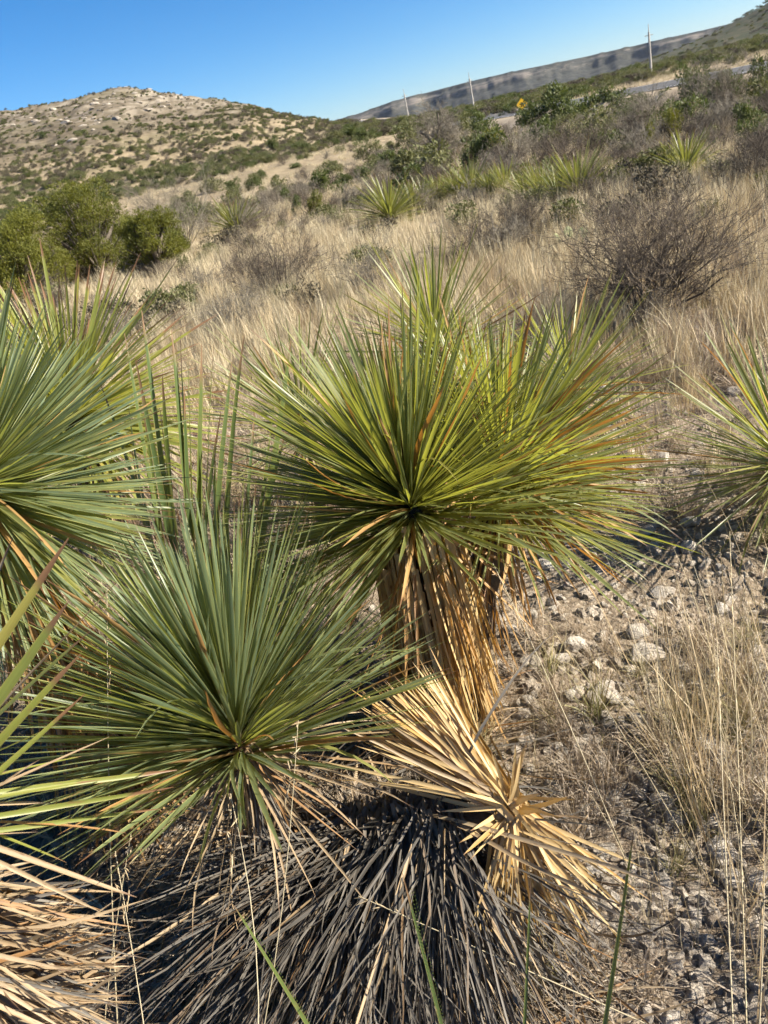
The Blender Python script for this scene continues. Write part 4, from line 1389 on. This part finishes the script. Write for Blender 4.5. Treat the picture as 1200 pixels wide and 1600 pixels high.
# ------------------------------------------------------------------ road, poles, signs
def road():
    ctrl = [(3.0, 225), (5.5, 205), (7.5, 182), (10, 140), (13, 106), (17, 80), (23.7, 60), (33, 50), (48, 46), (62, 48)]
    c = np.array([(r * math.sin(R(a)), r * math.cos(R(a))) for a, r in ctrl])
    k = np.linspace(0, len(c) - 1, 160)
    cx = np.interp(k, np.arange(len(c)), c[:, 0]); cy = np.interp(k, np.arange(len(c)), c[:, 1])
    for _ in range(40):
        cx[1:-1] = .5 * cx[1:-1] + .25 * (cx[:-2] + cx[2:]); cy[1:-1] = .5 * cy[1:-1] + .25 * (cy[:-2] + cy[2:])
    tx, ty = np.gradient(cx), np.gradient(cy); l = np.hypot(tx, ty); nx_, ny_ = -ty / l, tx / l
    zc = height(cx, cy)
    for _ in range(400): zc[1:-1] = .5 * zc[1:-1] + .25 * (zc[:-2] + zc[2:])
    rc = np.hypot(cx, cy)
    zc = np.maximum(zc * (rc > 195), -0.55 + 2.2 * smooth(62, 190, rc) * (1 - 0.5 * smooth(10, 90, cx))) + .32 - .6 * smooth(20, 40, cx)
    def strip(name, offs, zs, mat, parent=None):
        P = np.stack([np.stack([cx + nx_ * o, cy + ny_ * o, zc + z], 1) for o, z in zip(offs, zs)], 1)
        n, m_ = P.shape[:2]
        i_ = np.arange(n * m_).reshape(n, m_)
        F = np.stack([i_[:-1, :-1], i_[:-1, 1:], i_[1:, 1:], i_[1:, :-1]], -1).reshape(-1, 4)
        return obj(name, mesh_np(name, P.reshape(-1, 3), F, [mat]), parent)
    asphalt = plain_material('asphalt', (0.07, 0.07, 0.072), (0.11, 0.108, 0.105), .9, .8, per_object=False)
    verge = plain_material('caliche_verge', (0.33, 0.26, 0.175), (0.46, 0.375, 0.265), .95, .5, per_object=False)
    white = plain_material('road_paint', (0.7, 0.7, 0.68), (0.8, 0.8, 0.78), .7, 3, per_object=False)
    tag(strip('road_verge', [-7.0, -5.4, -4.3, 4.3, 5.4, 7.0], [-.9, -.05, -.02, -.02, -.05, -.9], verge), kind='structure')
    rd = tag(strip('road', [-3.9, 0, 3.9], [.03, .08, .03], asphalt), kind='structure')
    for o in (-3.5, 3.5):
        strip('edge_line', [o - .07, o + .07], [.042, .042], white, rd)


road()


def pole(px, py, r_, h, label):
    d = FWD + (px - 600) / 1200 * CR - (py - 800) / 1200 * CU
    q = Vector((d.x, d.y, 0)).normalized() * r_
    z = max(gz(q.x, q.y), EYE.z + d.z / math.hypot(d.x, d.y) * r_ - .2)
    root = empty('utility_pole', (q.x, q.y, gz(q.x, q.y)), label, 'pole', 'utility poles along the road')
    V, F, _ = tubes([np.array([[0, 0, -.6], [0, 0, h * .5], [0, 0, h]])], [np.array([.17, .145, .11])], 10)
    obj('shaft', mesh_np('shaft', V, F, [M_WOODPOLE]), root)
    V, F, _ = tubes([np.array([[0, 0, h - .02], [0, 0, h + .9]])], [np.array([.05, .04])], 6)
    o = obj('insulator_rod', mesh_np('insulator_rod', V, F, [M_WOODPOLE]), root)
    V, F, _ = tubes([np.array([[-.55, 0, h - .35], [.55, 0, h - .35]])], [np.array([.05, .05])], 6)
    obj('crossarm', mesh_np('crossarm', V, F, [M_WOODPOLE]), root)
    return root


pole(640, 193, 172, 5.0, 'leftmost pale utility pole standing beside the road bend')
pole(742, 180, 150, 5.2, 'middle pale utility pole next to a small whitish roadside marker')
pole(1018, 123, 118, 5.3, 'rightmost thin utility pole rising out of the brush against the mesa')


def quad_box(w_, h_, d_, z0):
    x, y = w_ / 2, d_ / 2
    V = np.array([(-x, -y, z0), (x, -y, z0), (x, y, z0), (-x, y, z0), (-x, -y, z0 + h_), (x, -y, z0 + h_), (x, y, z0 + h_), (-x, y, z0 + h_)])
    F = np.array([(0, 3, 2, 1), (4, 5, 6, 7), (0, 1, 5, 4), (1, 2, 6, 5), (2, 3, 7, 6), (3, 0, 4, 7)])
    return V, F


def on_road(px, py, r_):
    d = FWD + (px - 600) / 1200 * CR - (py - 800) / 1200 * CU
    q = Vector((d.x, d.y, 0)).normalized() * r_
    q.z = gz(q.x, q.y)
    return q, EYE.z + d.z / math.hypot(d.x, d.y) * r_


# yellow diamond warning sign
q, zc = on_road(815, 163, 88)
root = empty('warning_sign', q, 'yellow diamond road sign with black arrow beside the distant road', 'road sign')
V, F, _ = tubes([np.array([[0, 0, -.3], [0, 0, zc - q.z + .3]])], [np.array([.05, .05])], 6)
obj('post', mesh_np('post', V, F, [M_METAL]), root)
V, F = quad_box(.78, .78, .02, -.39)
pn = obj('panel', mesh_np('panel', V, F, [M_YSIGN], smooth_shade=False), root, (0, -.07, zc - q.z))
pn.rotation_euler = (0, R(45), 0)
av = np.array([(-.05, -.25), (.05, -.25), (.05, .0), (.16, .0), (0, .22), (-.16, 0), (-.05, 0)])
me = bpy.data.meshes.new('arrow')
me.from_pydata([(x, -.014, y) for x, y in av], [], [tuple(range(7))]); me.materials.append(M_BLACK)
ar = obj('arrow', me, pn); ar.rotation_euler = (0, R(-15), 0)
for (px, py, r_, s, lab) in ((646, 187, 165, .6, 'tiny white roadside marker board right of the leftmost pole'),
                             (744, 176, 146, .8, 'pale bluish-white roadside board just right of the middle pole')):
    q, zc = on_road(px, py, r_)
    root = empty('roadside_marker', q, lab, 'marker')
    V, F, _ = tubes([np.array([[0, 0, -.3], [0, 0, max(.5, zc - q.z)]])], [np.array([.05, .05])], 6)
    obj('post', mesh_np('post', V, F, [M_METAL]), root)
    V, F = quad_box(s, s * 1.1, .03, -s * .5)
    obj('board', mesh_np('board', V, F, [M_METAL], smooth_shade=False), root, (0, -.07, max(.5, zc - q.z)))
# a weathered fence post in the brush
P, t_ = ground_at(931, 200)
root = empty('fence_post', P, 'short pale fence post standing in the brush below the evergreens', 'post')
V, F, _ = tubes([np.array([[0, 0, -.2], [.01, 0, .5], [.02, 0, 1.0]])], [np.array([.06, .055, .05])], 7)
obj('post', mesh_np('post', V, F, [M_WOODPOLE]), root)
V, F, _ = tubes([np.array([[.02, 0, .995], [.02, 0, 1.03]])], [np.array([.05, .01])], 7)
obj('cap', mesh_np('cap', V, F, [M_WOODPOLE]), root)

# ------------------------------------------------------------------ single grass stalks close to the camera
rg = random.Random(88)
for (bx, by, bt, tx, ty, tt, lab) in (
        (182, 1420, 1.45, 167, 920, 1.40, 'single pale grass stalk rising in front of lower left yucca, left'),
        (400, 1560, 1.35, 466, 1125, 1.35, 'single tan grass stalk crossing the skirt of lower left yucca'),
        (190, 1600, 1.3, 205, 1300, 1.3, 'tan grass stalk near lower left, bent slightly right'),
        (215, 1600, 1.3, 180, 1330, 1.3, 'tan grass stalk near lower left, bent slightly left'),
        (365, 1590, 1.3, 360, 1240, 1.35, 'dry stalk standing before the dark gap under lower left yucca'),
        (905, 1180, 1.75, 770, 880, 1.7, 'long slanting straw right of the orange trunk'),
        (1010, 1220, 1.7, 850, 960, 1.7, 'long slanting straw over the grey tuft at right'),
        (1145, 1590, 1.3, 1120, 1000, 1.5, 'tall straight orange-tan stalk at the right'),
        (1165, 1590, 1.3, 1140, 830, 1.7, 'tallest pale stalk at the right side'),
        (1180, 1590, 1.25, 1195, 1340, 1.3, 'orange stalk at the lower right corner'),
        (1010, 1600, 1.35, 560, 1400, 1.45, 'long straw lying across the front of the fallen dead yucca')):
    a_, b_ = vp(bx, by, bt), vp(tx, ty, tt)
    if 'lying' not in lab:
        a_ = a_ + (a_ - b_) * max(0, min(2.0, (a_.z - gz(a_.x, a_.y)) / max(.05, (b_.z - a_.z))))
    root = empty('grass_stalk', a_, lab, 'grass stalk')
    k = np.linspace(0, 1, 9)[:, None]
    sd_ = np.array([rg.gauss(0, .02), rg.gauss(0, .02), 0])
    p = np.array(b_ - a_)[None] * k + np.sin(k * math.pi) * sd_
    V, F, _ = tubes([p], [np.linspace(.0017, .0007, 9)], 4)
    obj('culm', mesh_np('culm', V, F, [M_GRASS], dict(lv=np.repeat(k[:, 0], 4))), root)
    hv = []
    for j in range(10):
        f = .82 + .018 * j
        q = np.array(b_ - a_) * f
        dd = np.array(b_ - a_) / (b_ - a_).length + nr(j).normal(0, .4, 3)
        hv.append(np.stack([q, q + dd * .008, q + dd * .016]))
    V, F, _ = tubes(hv, [np.array([.0008, .0018, .0004])] * 10, 3)
    obj('seed_head', mesh_np('seed_head', V, F, [M_GRASSO], dict(lv=np.ones(len(V)))), root)

# ------------------------------------------------------------------ air
mt, t = new_mat('haze_air')
b = NB(t)
out = b.n('ShaderNodeOutputMaterial')
pv_ = b.n('ShaderNodeVolumePrincipled')
pv_.inputs['Color'].default_value = (0.78, 0.86, 1.0, 1)
pv_.inputs['Density'].default_value = 0.3e-4
pv_.inputs['Anisotropy'].default_value = 0.2
b.l(pv_.outputs[0], out.inputs['Volume'])
V, F = quad_box(18400, 240, 18400, -110)
tag(obj('haze', mesh_np('haze', V, F, [mt], smooth_shade=False)), 'thin bluish haze over the distant plain and mesa', 'haze', kind='stuff')
